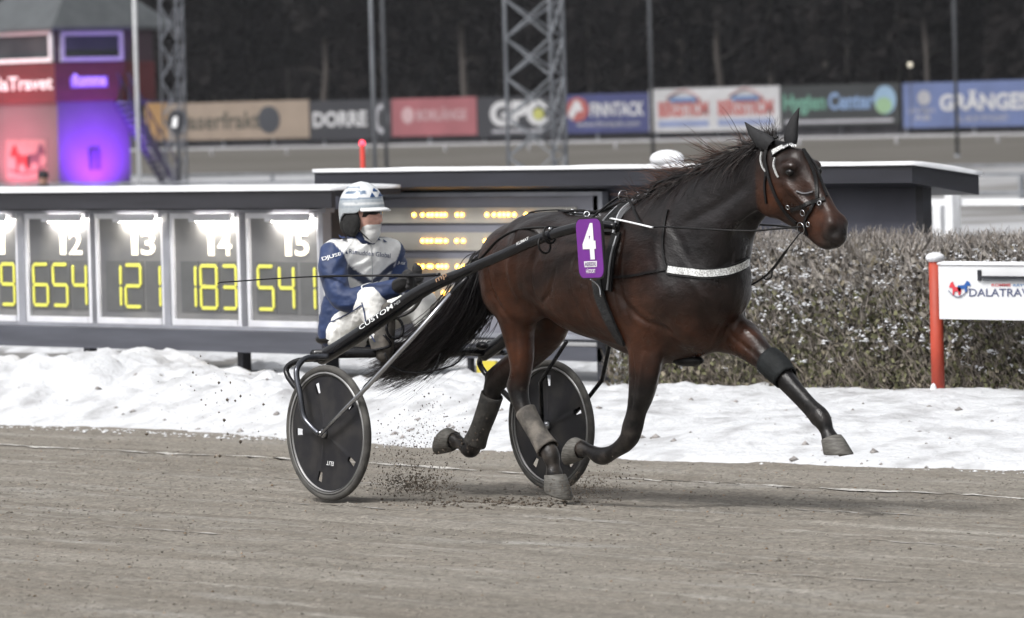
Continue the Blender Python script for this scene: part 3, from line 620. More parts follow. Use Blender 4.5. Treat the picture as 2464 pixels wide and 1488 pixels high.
    f.chain([(H(1660,700,.13),.13,.09),(H(1730,785,d),.112,.09),(H(1787,815,d),.096,.082),(H(1832,856,d),.068,.062),(H(1866,884,d),.062,.058),(H(1902,924,d),.045,.042),(H(1948,972,d),.035,.033),(H(1976,1006,d),.049,.043),(H(1990,1038,d),.034,.034),(H(1998,1056,d),.043,.044)],k=.035)
    f.chain([(H(1760,790,d-.03),.06,.04),(H(1810,825,d-.03),.05,.035),(H(1850,865,d),.03,.03)],k=.03)
    d=-.12
    f.chain([(H(1255,650,-.10),.16,.13),(H(1247,725,d),.135,.11),(H(1247,790,d),.092,.085),(H(1254,850,d),.072,.066),(H(1254,895,d),.057,.053),(H(1247,938,d),.058,.05),(H(1260,985,d),.044,.042),(H(1292,1042,d),.035,.033),(H(1323,1090,d),.049,.045),(H(1331,1122,d),.035,.035),(H(1334,1142,d),.046,.046)],k=.05)
    f.chain([(H(1225,760,d-.02),.05,.035),(H(1240,830,d),.035,.03),(H(1243,890,d),.022,.022),(H(1229,930,d),.025,.022)],k=.03)
    f.seg(H(1280,690,-.15),H(1283,745,-.14),.09,.06,.06,.05,k=.07)
    d=.13
    f.chain([(H(1330,690,.10),.17,.12),(H(1322,785,d),.110,.09),(H(1277,846,d),.083,.075),(H(1227,890,d),.064,.058),(H(1191,924,d),.058,.05),(H(1178,968,d),.044,.042),(H(1152,1035,d),.037,.035),(H(1134,1080,d),.049,.045),(H(1112,1069,d),.034,.033),(H(1094,1060,d),.043,.043)],k=.04)
    f.chain([(H(1225,868,d),.03,.028),(H(1200,882,d),.02,.022),(H(1176,905,d),.026,.022)],k=.025)
    return f

def bvh_of(V,Q): return BVHTree.FromPolygons([Vector(v) for v in V],[tuple(int(i) for i in q) for q in Q])
def hit(bvh,x,y,off=.004):
    d=ray(x,y).normalized(); l,n,i,t=bvh.ray_cast(CAM_LOC,d)
    if l is None: return None,None
    return l+n*off,n
def set_col(o,C,name='Col'):
    ca=o.data.color_attributes.new(name,'FLOAT_COLOR','POINT'); A=np.ones((len(C),4),np.float32); A[:,:3]=C; ca.data.foreach_set('color',A.ravel())
# ------------------------------------------------------------------ the horse
HV,HQ=horse_field(.0078).mesh(7)
def vert_normals(V,Q):
    fn=np.cross(V[Q[:,2]]-V[Q[:,0]],V[Q[:,3]]-V[Q[:,1]]); N=np.zeros_like(V)
    for i in range(4):
        for k in range(3): N[:,k]+=np.bincount(Q[:,i],fn[:,k],len(V))
    return N/(np.linalg.norm(N,axis=1)[:,None]+1e-12)
def relief(V,Q,lines):
    "grooves (negative) and ridges (positive) of muscle along lines on the flanks, both sides alike"
    N=vert_normals(V,Q); d=np.zeros(len(V)); side=np.abs(V[:,1]-Y0)
    for px,dy_,amp,wd,ymin in lines:
        P=np.array([[p[0],p[2]] for p in (H(x,y,dy_) for x,y in px)])
        P=np.array([[q.x,q.y] for q in cr([(a,b,0) for a,b in P],6)]); D=np.full(len(V),9.)
        lo_=P.min(0)-.15; hi_=P.max(0)+.15; m=(V[:,0]>lo_[0])&(V[:,0]<hi_[0])&(V[:,2]>lo_[1])&(V[:,2]<hi_[1])&(side>ymin)
        if dy_>0: m&=V[:,1]>Y0
        elif ymin<.0: m&=V[:,1]<Y0
        X=V[m][:,[0,2]]; Dm=np.full(len(X),9.); T=np.zeros(len(X))
        for i in range(len(P)-1):
            ab=P[i+1]-P[i]; t=np.clip(((X-P[i])@ab)/(ab@ab+1e-9),0,1); dd=np.linalg.norm(X-P[i]-t[:,None]*ab,axis=1); b=dd<Dm; Dm[b]=dd[b]; T[b]=(i+t[b])/(len(P)-1)
        d[m]+=amp*np.exp(-(Dm/wd)**2)*np.sin(np.pi*np.clip(T*.9+.05,0,1))**.5
    return V+N*d[:,None]
MUSCLE=[([(1596,520),(1632,575),(1668,645),(1690,705)],-.17,-.006,.024,.08),([(1470,560),(1478,640),(1492,720),(1510,790)],-.27,-.010,.018,.12),([(1500,705),(1545,765),(1600,800)],-.22,-.012,.018,.10),
 ([(1300,585),(1280,650),(1282,705),(1298,735)],-.25,-.014,.020,.10),([(1205,560),(1184,630),(1192,705),(1225,775)],-.22,-.012,.016,.06),([(1245,560),(1228,640),(1235,720)],-.25,.008,.030,.10),([(1262,775),(1264,830),(1262,880)],-.12,-.008,.011,-.5),
 ([(1812,515),(1770,585),(1738,650)],-.08,-.016,.020,.04),([(1800,440),(1730,500),(1660,545)],-.09,-.009,.028,.05),([(1560,560),(1580,620),(1605,690)],-.22,.004,.022,.10),([(1640,600),(1660,680),(1690,760)],-.2,.006,.04,.08),
 ([(1300,735),(1330,705),(1350,655)],-.25,-.010,.014,.12),([(1550,850),(1548,920),(1536,985)],-.13,-.009,.010,-.5),([(1575,850),(1562,920),(1546,985)],-.13,.006,.012,-.5),([(1790,805),(1825,840),(1855,870)],.12,-.009,.012,0.0),
 ([(1700,700),(1705,760),(1690,830)],-.1,-.010,.020,.02),([(1400,800),(1460,815),(1500,828)],-.15,.006,.012,.03),([(1350,560),(1300,548),(1250,560)],-.2,.006,.03,.08)]
for k in range(6): MUSCLE.append(([(1382+k*17,600),(1374+k*18,680),(1384+k*19,765)],-.29,-.0045,.008,.15))
HV=relief(HV,HQ,MUSCLE)
HB=bvh_of(HV,HQ)
horse=thing('horse','dark bay trotting horse wearing number 4, in full stride on the track','horse',(1.5,.74,-.022))
def coat(V):
    X,Y,Z=V.T; C=np.tile(np.array([.019,.0088,.0060]),(len(V),1)); sidey=np.abs(Y-.74)
    def blob(c,x,z,rx,rz,w=1,ym=None):
        g=w*np.exp(-((X-x)/rx)**2-((Z-z)/rz)**2)
        if ym is not None: g=g*ym
        return g[:,None],np.array(c)
    dark=np.array([.0068,.0060,.0064]); near=(Y<.74)
    red=(.062,.0215,.010)
    for x,z,rx,rz,w in ((.80,1.02,.17,.26,.8),(.86,.78,.10,.16,.9),(1.25,.90,.45,.13,.7),(1.85,.98,.16,.2,.75),(1.75,.82,.2,.14,.5),(2.28,.82,.16,.10,.9),(2.72,1.52,.10,.10,.8),(3.02,1.42,.10,.09,.75),(2.90,1.60,.08,.1,.35)):
        g,c=blob(red,x,z,rx,rz,w); C=C*(1-g)+c*g
    def to(w,c=dark):
        nonlocal C; w=np.clip(w,0,1)[:,None]; C=C*(1-w)+np.array(c)*w
    to(np.clip((Z-1.22)/.22,0,1)*.70*(X<2.0))                       # dark topline
    to(np.clip((X-1.78)/.30,0,1)*np.clip((Z-.95)/.22,0,1)*.88*(X<2.62),(.0095,.0088,.0098))   # dark neck and breast
    to(np.clip((Z-1.60)/.12,0,1)*(X>2.6)*.7,(.014,.010,.009))
    legs=((Z<.66)&(X<1.2))|((Z<.72)&(X>1.35))
    to(np.clip((.66-Z)/.12,0,1)*(X<1.25)); to(np.clip((.70-Z)/.13,0,1)*((X>1.3)&(X<2.1))); to(np.clip((X-2.36)/.12,0,1)*(Z<.85)*(Z<1.1))
    to(.45*np.exp(-((X-3.12)/.06)**2-((Z-1.335)/.06)**2),(.020,.016,.015)); to(np.exp(-((X-2.87)/.05)**2-((Z-1.645)/.03)**2)*.8)
    qn=npat(2003,560,.68); to(np.exp(-((X-qn[0])/.040)**2-((Z-qn[2])/.042)**2),(.006,.005,.005)); to(np.exp(-((X-3.10)/.07)**2-((Z-1.31)/.05)**2)*.7,(.026,.022,.021))
    to(np.clip((Z-1.74)/.05,0,1)*(X>2.45))
    dust=np.clip((.62-Z)/.35,0,1)*np.clip(fbm(X*22+Y*9,Z*22,4,8)*2.4-.85,0,1)*.75; to(dust,(.062,.053,.046))
    fleck=np.clip((fbm(X*60,Z*60+Y*30,2,18)-.80)*12,0,1)*np.clip((1.2-Z)/.5,0,1)*.5; to(fleck,(.07,.06,.052))
    return C*(.70+.6*fbm(X*5+Y*2,Z*5,4,4)[:,None])
COAT=pmat('bay_coat',(1,1,1),.34,attr='Col',var=.34,scale=22,bump=.30,bscale=26,stretch=(.6,1,.8),spec=.30)
_n=COAT.node_tree.nodes; _l=COAT.node_tree.links; _b=_n['Principled BSDF']; _z=_n.new('ShaderNodeTexNoise'); _z.inputs['Scale'].default_value=7; _z.inputs['Detail'].default_value=6; _m=_n.new('ShaderNodeMapRange'); _m.inputs['From Min'].default_value=.3; _m.inputs['From Max'].default_value=.7; _m.inputs['To Min'].default_value=.24; _m.inputs['To Max'].default_value=.46; _l.new(_n['Texture Coordinate'].outputs['Object'],_z.inputs['Vector']); _l.new(_z.outputs['Fac'],_m.inputs['Value']); _l.new(_m.outputs[0],_b.inputs['Roughness'])
_h=_n.new('ShaderNodeTexNoise'); _h.inputs['Scale'].default_value=210; _h.inputs['Detail'].default_value=3; _mp=_n.new('ShaderNodeMapping'); _mp.inputs['Scale'].default_value=(.16,1,.55); _mp.inputs['Rotation'].default_value=(0,.5,0); _l.new(_n['Texture Coordinate'].outputs['Object'],_mp.inputs[0]); _l.new(_mp.outputs[0],_h.inputs['Vector'])
_bp=_n.new('ShaderNodeBump'); _bp.inputs['Strength'].default_value=.35; _bp.inputs['Distance'].default_value=.004; _l.new(_h.outputs['Fac'],_bp.inputs['Height']); _l.new(_b.inputs['Normal'].links[0].from_socket,_bp.inputs['Normal']); _l.new(_bp.outputs[0],_b.inputs['Normal'])
body=np_obj('body',HV,HQ,COAT,horse); set_col(body,coat(HV))
# ears: pointed hoods of the ear bonnet
def ear(name,base,tip,side,w):
    base=Vector(base);tip=Vector(tip);d=(tip-base); n=12; V=[];Fc=[]; u=d.normalized().cross(Vector((0,1,0))).normalized(); lat=d.normalized().cross(u)
    prof=[(-.12,.8),(0,1),(.15,1.02),(.35,.9),(.6,.62),(.82,.32),(.95,.12),(1,.02)]
    for t,k in prof:
        c=base+d*t+u*.012*math.sin(t*3)
        for i in range(n):
            a=2*math.pi*i/n; V.append(c+u*w*k*math.cos(a)+lat*w*.62*k*math.sin(a))
    m=len(prof)
    for j in range(m-1):
        for i in range(n): Fc.append((j*n+i,j*n+(i+1)%n,(j+1)*n+(i+1)%n,(j+1)*n+i))
    return new_obj(name,V,Fc,pmat('ear_bonnet_cloth',(.010,.010,.012),.75,var=.4,scale=60,bump=.3,bscale=200),horse,True)
ear('ear',at(1848,348,.68),at(1792,293,.66),-1,.046); ear('ear',at(1902,338,.80),at(1924,259,.82),1,.042)
EYE=pmat('dark_eye',(.004,.003,.003),.12,var=.1,spec=.4)
for sd in (-1,1):
    c=M(2.868,1.648,sd*.092); e=MB().ball(c,(.024,.017,.019),14,10).obj('eye',EYE,horse,True)
# hooves
HOOF=pmat('grey_hoof',(.115,.11,.10),.65,var=.4,scale=25,stretch=(1,1,5),base2=(.06,.056,.05))
def hoof(top,axis,toe,r=.047,L=.085,mat=None):
    top=Vector(top);ax=Vector(axis).normalized();toe=Vector(toe); toe=(toe-ax*toe.dot(ax)).normalized(); lat=ax.cross(toe); n=18; V=[];Fc=[]
    rings=[(-.02,.90,0),(0,1.0,0),(.3,1.07,.2),(1.0,1.22,.62),(1.07,1.18,.62),(1.0,.9,.5),(.9,.05,.4)]
    for t,k,s in rings:
        for i in range(n):
            a=2*math.pi*i/n; ct=math.cos(a); hh=t+(.0 if t<.5 else .34*ct*min(1,t))
            V.append(top+ax*L*hh+toe*(r*k*ct*(1.12 if ct>0 else .9)+s*r*(.55+.45*ct))+lat*r*k*math.sin(a)*.98)
    for j in range(len(rings)-1):
        for i in range(n): Fc.append((j*n+i,j*n+(i+1)%n,(j+1)*n+(i+1)%n,(j+1)*n+i))
    return new_obj('hoof',V,Fc,mat or HOOF,horse,True)
def vec(a,b): return Vector(b)-Vector(a)
h1=H(1999,1055,.12); hoof(h1,vec(h1,H(2010,1094,.12)),(.95,0,.05),.052,L=.085)
h2=H(1334,1143,-.12); hoof(h2,(.05,0,-1),(1,0,.2),.056,L=.092)
h3=H(1398,1080,-.13); hoof(h3,vec(h3,H(1370,1074,-.13)),(.1,0,-1),.05,L=.075)
h4=H(1092,1059,.13); hoof(h4,vec(h4,H(1052,1046,.13)),(.1,0,-1),.052,L=.09)
# hair
def strands(name,roots,dirs,lens,cols_root,cols_tip,mat,parent,curl=.25,grav=.25,rad=.0022,seg=7,seed=0,flow=None):
    r=np.random.default_rng(seed); n=len(roots); P=np.zeros((n,seg+1,3)); P[:,0]=roots; d=dirs/np.linalg.norm(dirs,axis=1)[:,None]
    cd=r.normal(size=(n,3))*curl; step=(lens/seg)[:,None]
    for k in range(seg):
        d=d+cd*(.35/seg)*3+r.normal(size=(n,3))*curl*.18; d[:,2]-=grav*.9/seg*2
        d/=np.linalg.norm(d,axis=1)[:,None]; P[:,k+1]=P[:,k]+d*step
    return hair_mesh(name,P,cols_root,cols_tip,mat,parent,rad,r)
def hair_mesh(name,P,c0,c1,mat,parent,rad,r):
    n,m,_=P.shape; T=np.gradient(P,axis=1); T/=np.linalg.norm(T,axis=2)[...,None]+1e-9
    ref=r.normal(size=(n,1,3)); A=np.cross(T,ref); A/=np.linalg.norm(A,axis=2)[...,None]+1e-9; B=np.cross(T,A)
    tt=np.linspace(0,1,m)[None,:,None]; R=rad*(1.0-.85*tt**1.5)*(.7+.6*r.random((n,1,1)))
    ring=[P+R*(A*math.cos(a)+B*math.sin(a)) for a in (0,2.094,4.189)]
    V=np.stack(ring,2).reshape(-1,3); base=(np.arange(n)[:,None]*m+np.arange(m-1)[None,:])*3; Q=[]
    for i in range(3):
        j=(i+1)%3; Q.append(np.stack([base+i,base+j,base+j+3,base+i+3],-1).reshape(-1,4))
    C=(np.asarray(c0)[:,None,:]*(1-tt**1.3)+np.asarray(c1)[:,None,:]*tt**1.3); C=np.repeat(C.reshape(-1,3),3,0)
    o=np_obj(name,V,np.concatenate(Q),mat,parent,True); set_col(o,C); return o
HAIR=pmat('horse_hair',(1,1,1),.40,attr='Col',var=.15,scale=80,spec=.3)
r=np.random.default_rng(12)
crest=cr([H(1560,492),H(1611,456),H(1677,418),H(1760,379),H(1826,352),H(1868,340)],10); crest=np.array([list(c) for c in crest])
def on_crest(n,a=0,b=1):
    t=(a+(b-a)*r.random(n))*(len(crest)-1.001); i=t.astype(int); f=(t-i)[:,None]; return crest[i]*(1-f)+crest[i+1]*f
n=1500; R0=on_crest(n,0,.97)+r.normal(size=(n,3))*np.array([.01,.02,.012])+np.array([0,0,-.006])
D=np.tile(np.array([-.72,-.42,-.20]),(n,1))+r.normal(size=(n,3))*.28
blk=np.tile(np.array([[.010,.008,.008]]),(n,1)); rd=np.array([.05,.02,.012])
strands('mane',R0,D,.10+.16*r.random(n),blk,blk+rd*(r.random((n,1))*.35),HAIR,horse,.22,.55,.0026,8,1)
K=30; ck=on_crest(K,.02,.85); dk=np.array([-.95,.0,.22])+r.normal(size=(K,3))*np.array([.25,.35,.30]); lk=.10+.17*r.random(K)
n=620; ci=r.integers(0,K,n); R0=ck[ci]+r.normal(size=(n,3))*np.array([.022,.012,.010]); D=dk[ci]+r.normal(size=(n,3))*.13; blk=np.tile(np.array([[.014,.010,.009]]),(n,1))
strands('mane_wisps',R0,D,lk[ci]*(.6+.6*r.random(n)),blk,np.array([[.15,.065,.040]])*(.25+r.random((n,1))),HAIR,horse,.30,.12,.0019,10,2)
n=90; R0=on_crest(n,.85,1)+r.normal(size=(n,3))*.012; D=np.array([-.35,0,.9])+r.normal(size=(n,3))*.4
strands('forelock_wisps',R0,D,.06+.10*r.random(n),np.tile([[.012,.01,.01]],(n,1)),np.tile([[.03,.02,.016]],(n,1)),HAIR,horse,.5,.2,.0015,8,3)
tail_c=cr([H(1172,628,.0),H(1158,668,-.02),H(1142,715,-.03),H(1105,768,-.03),H(1040,828,-.02),H(968,873,0),H(905,902,.01)],10); tail_c=np.array([list(c) for c in tail_c])
def tail(n,name,spread,l0,l1,rad,seed,c1,lift=0,splay=1.0):
    r=np.random.default_rng(seed); m=14; t1=l0+(l1-l0)*r.random(n)**.8; t0=.30*r.random(n)**2.2
    tt=t0[:,None]+(t1-t0)[:,None]*np.linspace(0,1,m)[None]; q=np.clip(tt,0,1)*(len(tail_c)-1.001); i=q.astype(int); f=(q-i)[...,None]; P=tail_c[i]*(1-f)+tail_c[i+1]*f
    off=r.normal(size=(n,1,3))*np.array([.7,1.15,1.0]); wd=(.018+spread*np.sin(np.clip(tt,0,1)**.75*2.5))[...,None]; P=P+off*wd
    drift=r.normal(size=(n,1,3))*splay; P=P+drift*.07*np.clip(tt-.35,0,1)[...,None]**1.6; P[...,2]+=-lift*np.clip(tt-.25,0,1)**1.5*r.random((n,1))
    P+=r.normal(size=(n,1,3))*.012*np.sin(tt*9+r.random((n,1))*6)[...,None]
    blk=np.tile(np.array([[.009,.008,.009]]),(n,1)); return hair_mesh(name,P,blk,blk+c1*r.random((n,1)),HAIR,horse,rad,r)
tail(2100,'tail',.026,.66,1.0,.0030,5,np.array([[.02,.012,.010]]))
tail(360,'tail_wisps',.042,.45,1.0,.0018,6,np.array([[.05,.04,.04]]),.16,1.3)
# ------------------------------------------------------------------ harness
harness=thing('harness','black leather racing harness with silver buckles strapped on the horse','harness',(1.7,.74,.7))
def ribbon(P,N,wd,th=.006):
    P=[Vector(p) for p in P];N=[Vector(n) for n in N];V=[];Fc=[]
    for i,p in enumerate(P):
        d=(P[min(i+1,len(P)-1)]-P[max(i-1,0)]).normalized(); n=N[i]; s=d.cross(n).normalized()*wd/2
        V+=[p-s,p-s+n*th,p+s+n*th,p+s]
    for i in range(len(P)-1):
        for k in range(4): Fc.append((4*i+k,4*i+(k+1)%4,4*i+4+(k+1)%4,4*i+4+k))
    Fc+= [(0,1,2,3),(4*len(P)-1,4*len(P)-2,4*len(P)-3,4*len(P)-4)]
    return V,Fc
def strap(name,px,wd,mat,th=.006,off=.003,mirror=False,parent=None,n=5,bvh=None):
    P2=cr([(x,y,0) for x,y in px],n); P=[];N=[]
    for p in P2:
        l,nn=hit(bvh or HB,p.x,p.y,off)
        if l is not None: P.append(l);N.append(nn)
    for _ in range(2):
        N=[(N[max(i-1,0)]+N[i]+N[min(i+1,len(N)-1)]).normalized() for i in range(len(N))]
    V,Fc=ribbon(P,N,wd,th); o=new_obj(name,V,Fc,mat,parent or harness)
    if mirror:
        fl=lambda v:Vector((v.x,2*Y0-v.y,v.z)); V,Fc=ribbon([fl(p) for p in P],[fl(q) for q in N],wd,th); new_obj(name,V,Fc,mat,parent or harness)
    return P,N
def ring_strap(name,X0,z_lo,z_hi,wd,mat,lean=0,th=.010,n=40,a0=0,a1=2*math.pi):
    "band round the barrel, following the skin"
    P=[];N=[]
    for k in range(n+1):
        a=a0+(a1-a0)*k/n; d=Vector((0,math.sin(a),math.cos(a))); zc=(z_lo+z_hi)/2; o=Vector((X0-lean*d.z,Y0,zc))
        l,nn,i,t=HB.ray_cast(o+d*1.2,-d)
        if l is None: continue
        nn=Vector((nn.x*.3,nn.y,nn.z)).normalized(); P.append(l+nn*.004);N.append(nn)
    V,Fc=ribbon(P,N,wd,th); return new_obj(name,V,Fc,mat,harness)
LE=LEATHER(); PIPE=pmat('grey_piping',(.35,.36,.38),.4,var=.2)
ring_strap('saddle_pad',1.625,1.0,1.45,.15,LE,0,.022,24,-1.0,1.0)
pmat('neoprene_girth',(.016,.017,.019),.6,var=.5,scale=30,bump=.4,bscale=60)
ring_strap('saddle_piping',1.69,1.0,1.45,.010,PIPE,0,.028,24,-1.0,1.0)
ring_strap('saddle_piping',1.56,1.0,1.45,.008,PIPE,0,.028,24,-1.0,1.0)
strap('saddle_flap',[(1487,562),(1474,610),(1467,655),(1464,700)],.060,LE,.012,.004,True)
strap('flap_piping',[(1489,572),(1477,612),(1470,655),(1467,698)],.008,PIPE,.016,.006)
strap('girth_strap',[(1440,676),(1447,712),(1458,742),(1476,782),(1500,826)],.060,pmat('neoprene_girth',(0,0,0)),.014,.006,True)
strap('breast_strap',[(1470,668),(1520,664),(1565,656),(1610,648)],.012,LE,.006,.004,True)
strap('breast_collar',[(1606,649),(1650,655),(1700,659),(1745,655),(1775,643),(1797,630)],.052,LE,.010,.004,False)
SPARK=pmat('glitter_band',(.62,.63,.62),.3,.3,var=.5,scale=120,base2=(.3,.3,.3),lo=.4,hi=.6)
strap('glitter_band',[(1610,650),(1650,655),(1700,659),(1745,655),(1775,643),(1796,631)],.034,SPARK,.014,.004,False)
strap('neck_strap',[(1608,505),(1600,540),(1596,590),(1600,630),(1606,648)],.012,LE,.006,.004,True)
# back strap to the tail, along the topline
P=[];N=[]
for X in np.linspace(.62,1.58,22):
    l,nn,i,t=HB.ray_cast(Vector((X,Y0,2.2)),Vector((0,0,-1))); P.append(l+nn*.004);N.append(nn)
V,Fc=ribbon(P,N,.025,.007); new_obj('back_strap',V,Fc,LE,harness)
# terrets, buckles and rings on the saddle
tp=HB.ray_cast(Vector((1.62,Y0,2.2)),Vector((0,0,-1)))[0]
def torus(c,R,r,axis,name,mat,parent,n=20,m=6):
    ax=Vector(axis).normalized(); u=ax.orthogonal().normalized(); v=ax.cross(u); pts=[Vector(c)+u*R*math.cos(2*math.pi*i/n)+v*R*math.sin(2*math.pi*i/n) for i in range(n+1)]
    return MB().tube(pts,r,m).obj(name,mat,parent,True)
for sy in (-.09,.09):
    torus((1.62,Y0+sy,tp.z+.045),.028,.004,(1,0,0),'terret',STEEL(),harness)
torus(tp+Vector((0,0,.04)),.02,.004,(0,1,0),'check_hook',STEEL(),harness)
for k,(x,y) in enumerate(((1386,538),(1412,516),(1440,522),(1462,531),(1348,513),(1378,511))):
    l=at(x,y,.66 if k<4 else .74); torus(l,.014,.004,(.6,-.6,.3),'buckle',STEEL(),harness,12,5)
MB().tube(cr([tp+Vector((.0,-.05,.035)),at(1440,509,.72),at(1395,507,.72),at(1345,511,.73)],6),.008,6).obj('crupper_line',LE,harness,True)
# reins
for sd in (-1,1):
    y_=lambda d: Y0+sd*d
    if sd<0: pts=[at(1930,546,.665),at(1860,552,.62),at(1800,556,.575),at(1700,552,.50),at(1600,546,.50),at(1545,541,.53),Vector((1.62,Y0-.09,tp.z+.045)),at(1400,541,.46),at(1325,547,.45),at(1250,553,.50),at(1200,577,.46),at(1150,628,.46),at(1080,668,.55),at(1006,684,.64)]
    else:
        pts=[Vector((p.x,2*Y0-p.y,p.z)) for p in pts0]
    pts0=pts
    MB().tube(cr(pts,6),.0105,6,.5).obj('rein',LE,harness,True)
MB().tube(cr([at(1470,526,.56),at(1510,534,.52),at(1570,548,.49)],5),.0095,6,.5).obj('rein_sleeve',WHITEP(),harness,True)
# check rein over the crest
MB().tube(cr([tp+Vector((.02,-.02,.04)),at(1530,497,.70),at(1560,468,.68),at(1585,440,.66),at(1640,424,.67),at(1700,412,.66),at(1760,385,.67),at(1826,350,.68),at(1872,330,.70)],6),.007,6).obj('check_rein',LE,harness,True)
for x,y in ((1530,497),(1562,466)):
    torus(at(x,y,.70),.013,.004,(.7,-.6,.3),'buckle',STEEL(),harness,12,5)
# bridle: straps follow the head
hb=HB
strap('browband',[(1858,372),(1880,360),(1902,352),(1926,350)],.040,LE,.008,.006)
strap('browband_glitter',[(1862,371),(1874,364),(1886,358)],.028,SPARK,.011,.006)
P,N=strap('browband_name_plate',[(1888,358),(1902,352),(1924,350)],.026,pmat('black_plate',(.01,.01,.012),.3),.0105,.006)
strap('cheek_strap',[(1846,362),(1843,385),(1848,410),(1856,440),(1872,480),(1895,515),(1918,537)],.016,LE,.007,.004)
strap('cheek_piping',[(1836,368),(1834,385),(1838,402),(1846,414)],.006,SPARK,.009,.006)
strap('cheek_piping',[(1868,382),(1865,398),(1870,415),(1876,427)],.006,SPARK,.009,.006)
strap('face_strap',[(1932,362),(1945,390),(1958,420),(1964,450),(1968,478)],.016,LE,.008,.004)
strap('face_strap',[(1938,372),(1960,402),(1975,440),(1988,474)],.010,LE,.008,.004)
strap('noseband',[(1905,505),(1930,497),(1955,487),(1985,480)],.018,LE,.008,.004)
strap('noseband',[(1916,462),(1935,466),(1958,462)],.007,pmat('grey_strap',(.12,.12,.13),.5),.008,.004)
strap('chin_strap',[(1945,566),(1938,540),(1946,515),(1960,490)],.014,LE,.008,.004)
strap('throat_strap',[(1846,412),(1842,450),(1846,490)],.012,LE,.007,.004)
for x,y,R in ((1932,548,.030),(1949,540,.013),(1936,512,.016),(1899,497,.011),(1975,490,.011)):
    l,nn=hit(HB,x,y,.014)
    if l is None: l=at(x,y,.68); nn=Vector((.3,-.9,.1))
    torus(l,R*.9,.003,nn,'bit_ring',STEEL(),harness,18,6)
MB().tube(cr([at(1925,561,.66),at(1895,600,.66),at(1862,645,.70),at(1838,668,.76),at(1812,684,.82)],6),[.005]*7+[.011]*18,8,.5).obj('pull_down_strap',LE,harness,True)
MB().tube(cr([at(1858,648,.70),at(1856,668,.70),at(1842,672,.73),at(1834,664,.75)],5),.004,6).obj('strap_loop',LE,harness,True)
MB().tube(cr([at(1420,672,.40),at(1441,690,.43),at(1446,715,.43)],4),.005,8).obj('girth_chain',STEEL(),harness,True)
V,Fc=text_mesh('RYA HÅLEN',.01)
cpx=cr([(1888,361,0),(1902,355,0),(1922,352,0)],8)
VV=[]
for a,b in V:
    q=cpx[min(int(a*(len(cpx)-1)),len(cpx)-1)]; q2=cpx[min(int(a*(len(cpx)-1))+1,len(cpx)-1)]; f=a*(len(cpx)-1)%1; c=q.lerp(q2,f); l,nn=hit(HB,c.x,c.y+4.5-9*b,.019); VV.append(l if l is not None else at(c.x,c.y,.7))
new_obj('name_lettering',VV,Fc,PRINTW(),harness)
# girth buckle pad under the breast
MB().ball(H(1655,868,0),(.11,.05,.03),14,8).obj('girth_pad',LE,harness,True)
# ------------------------------------------------------------------ leg boots
def boot(name,label,nodes,mat,flare=1.0,group='horse leg boots'):
    P=cr([p for p,r in nodes],5); rs=cr([(r,0,0) for p,r in nodes],5); V=[];Fc=[];n=16; up=None
    for i,p in enumerate(P):
        d=(P[min(i+1,len(P)-1)]-P[max(i-1,0)]).normalized(); u=d.cross(Vector((0,1,0))).normalized(); v=d.cross(u)
        for rr in (rs[i].x,):
            for k in range(n):
                a=2*math.pi*k/n; V.append(p+u*rr*math.cos(a)*(1.08 if math.cos(a)>0 else 1)+v*rr*math.sin(a))
    m=len(P)
    for i in range(m-1):
        for k in range(n): Fc.append((i*n+k,i*n+(k+1)%n,(i+1)*n+(k+1)%n,(i+1)*n+k))
    o=new_obj(name,V,Fc,mat,None,True); md=o.modifiers.new('thickness','SOLIDIFY'); md.thickness=.007; md.offset=1
    tag(o,label,'leg boot',group); return o
MUD=pmat('muddy_neoprene',(.055,.050,.044),.85,var=.5,scale=18,base2=(.026,.025,.024),bump=.3,bscale=60)
boot('leg_boot','muddy grey boot on the trailing far hind leg of the horse',[(H(1184,950,.13),.052),(H(1171,990,.13),.049),(H(1154,1035,.13),.046),(H(1142,1066,.13),.054)],MUD)
boot('leg_boot','pale sand coated boot on the landing near hind leg of the horse',[(H(1264,990,-.12),.048),(H(1280,1020,-.12),.044),(H(1300,1054,-.12),.045),(H(1318,1082,-.12),.053)],pmat('sandy_neoprene',(.14,.125,.108),.85,var=.4,scale=14,base2=(.055,.05,.045),bump=.3,bscale=60))
bb=boot('knee_boot','charcoal knee boot with pale rim on the reaching foreleg',[(H(1848,868,.12),.064),(H(1868,886,.12),.066),(H(1890,911,.12),.055)],pmat('charcoal_boot',(.014,.016,.017),.7,var=.4,scale=20,spec=.2,bump=.3,bscale=40))
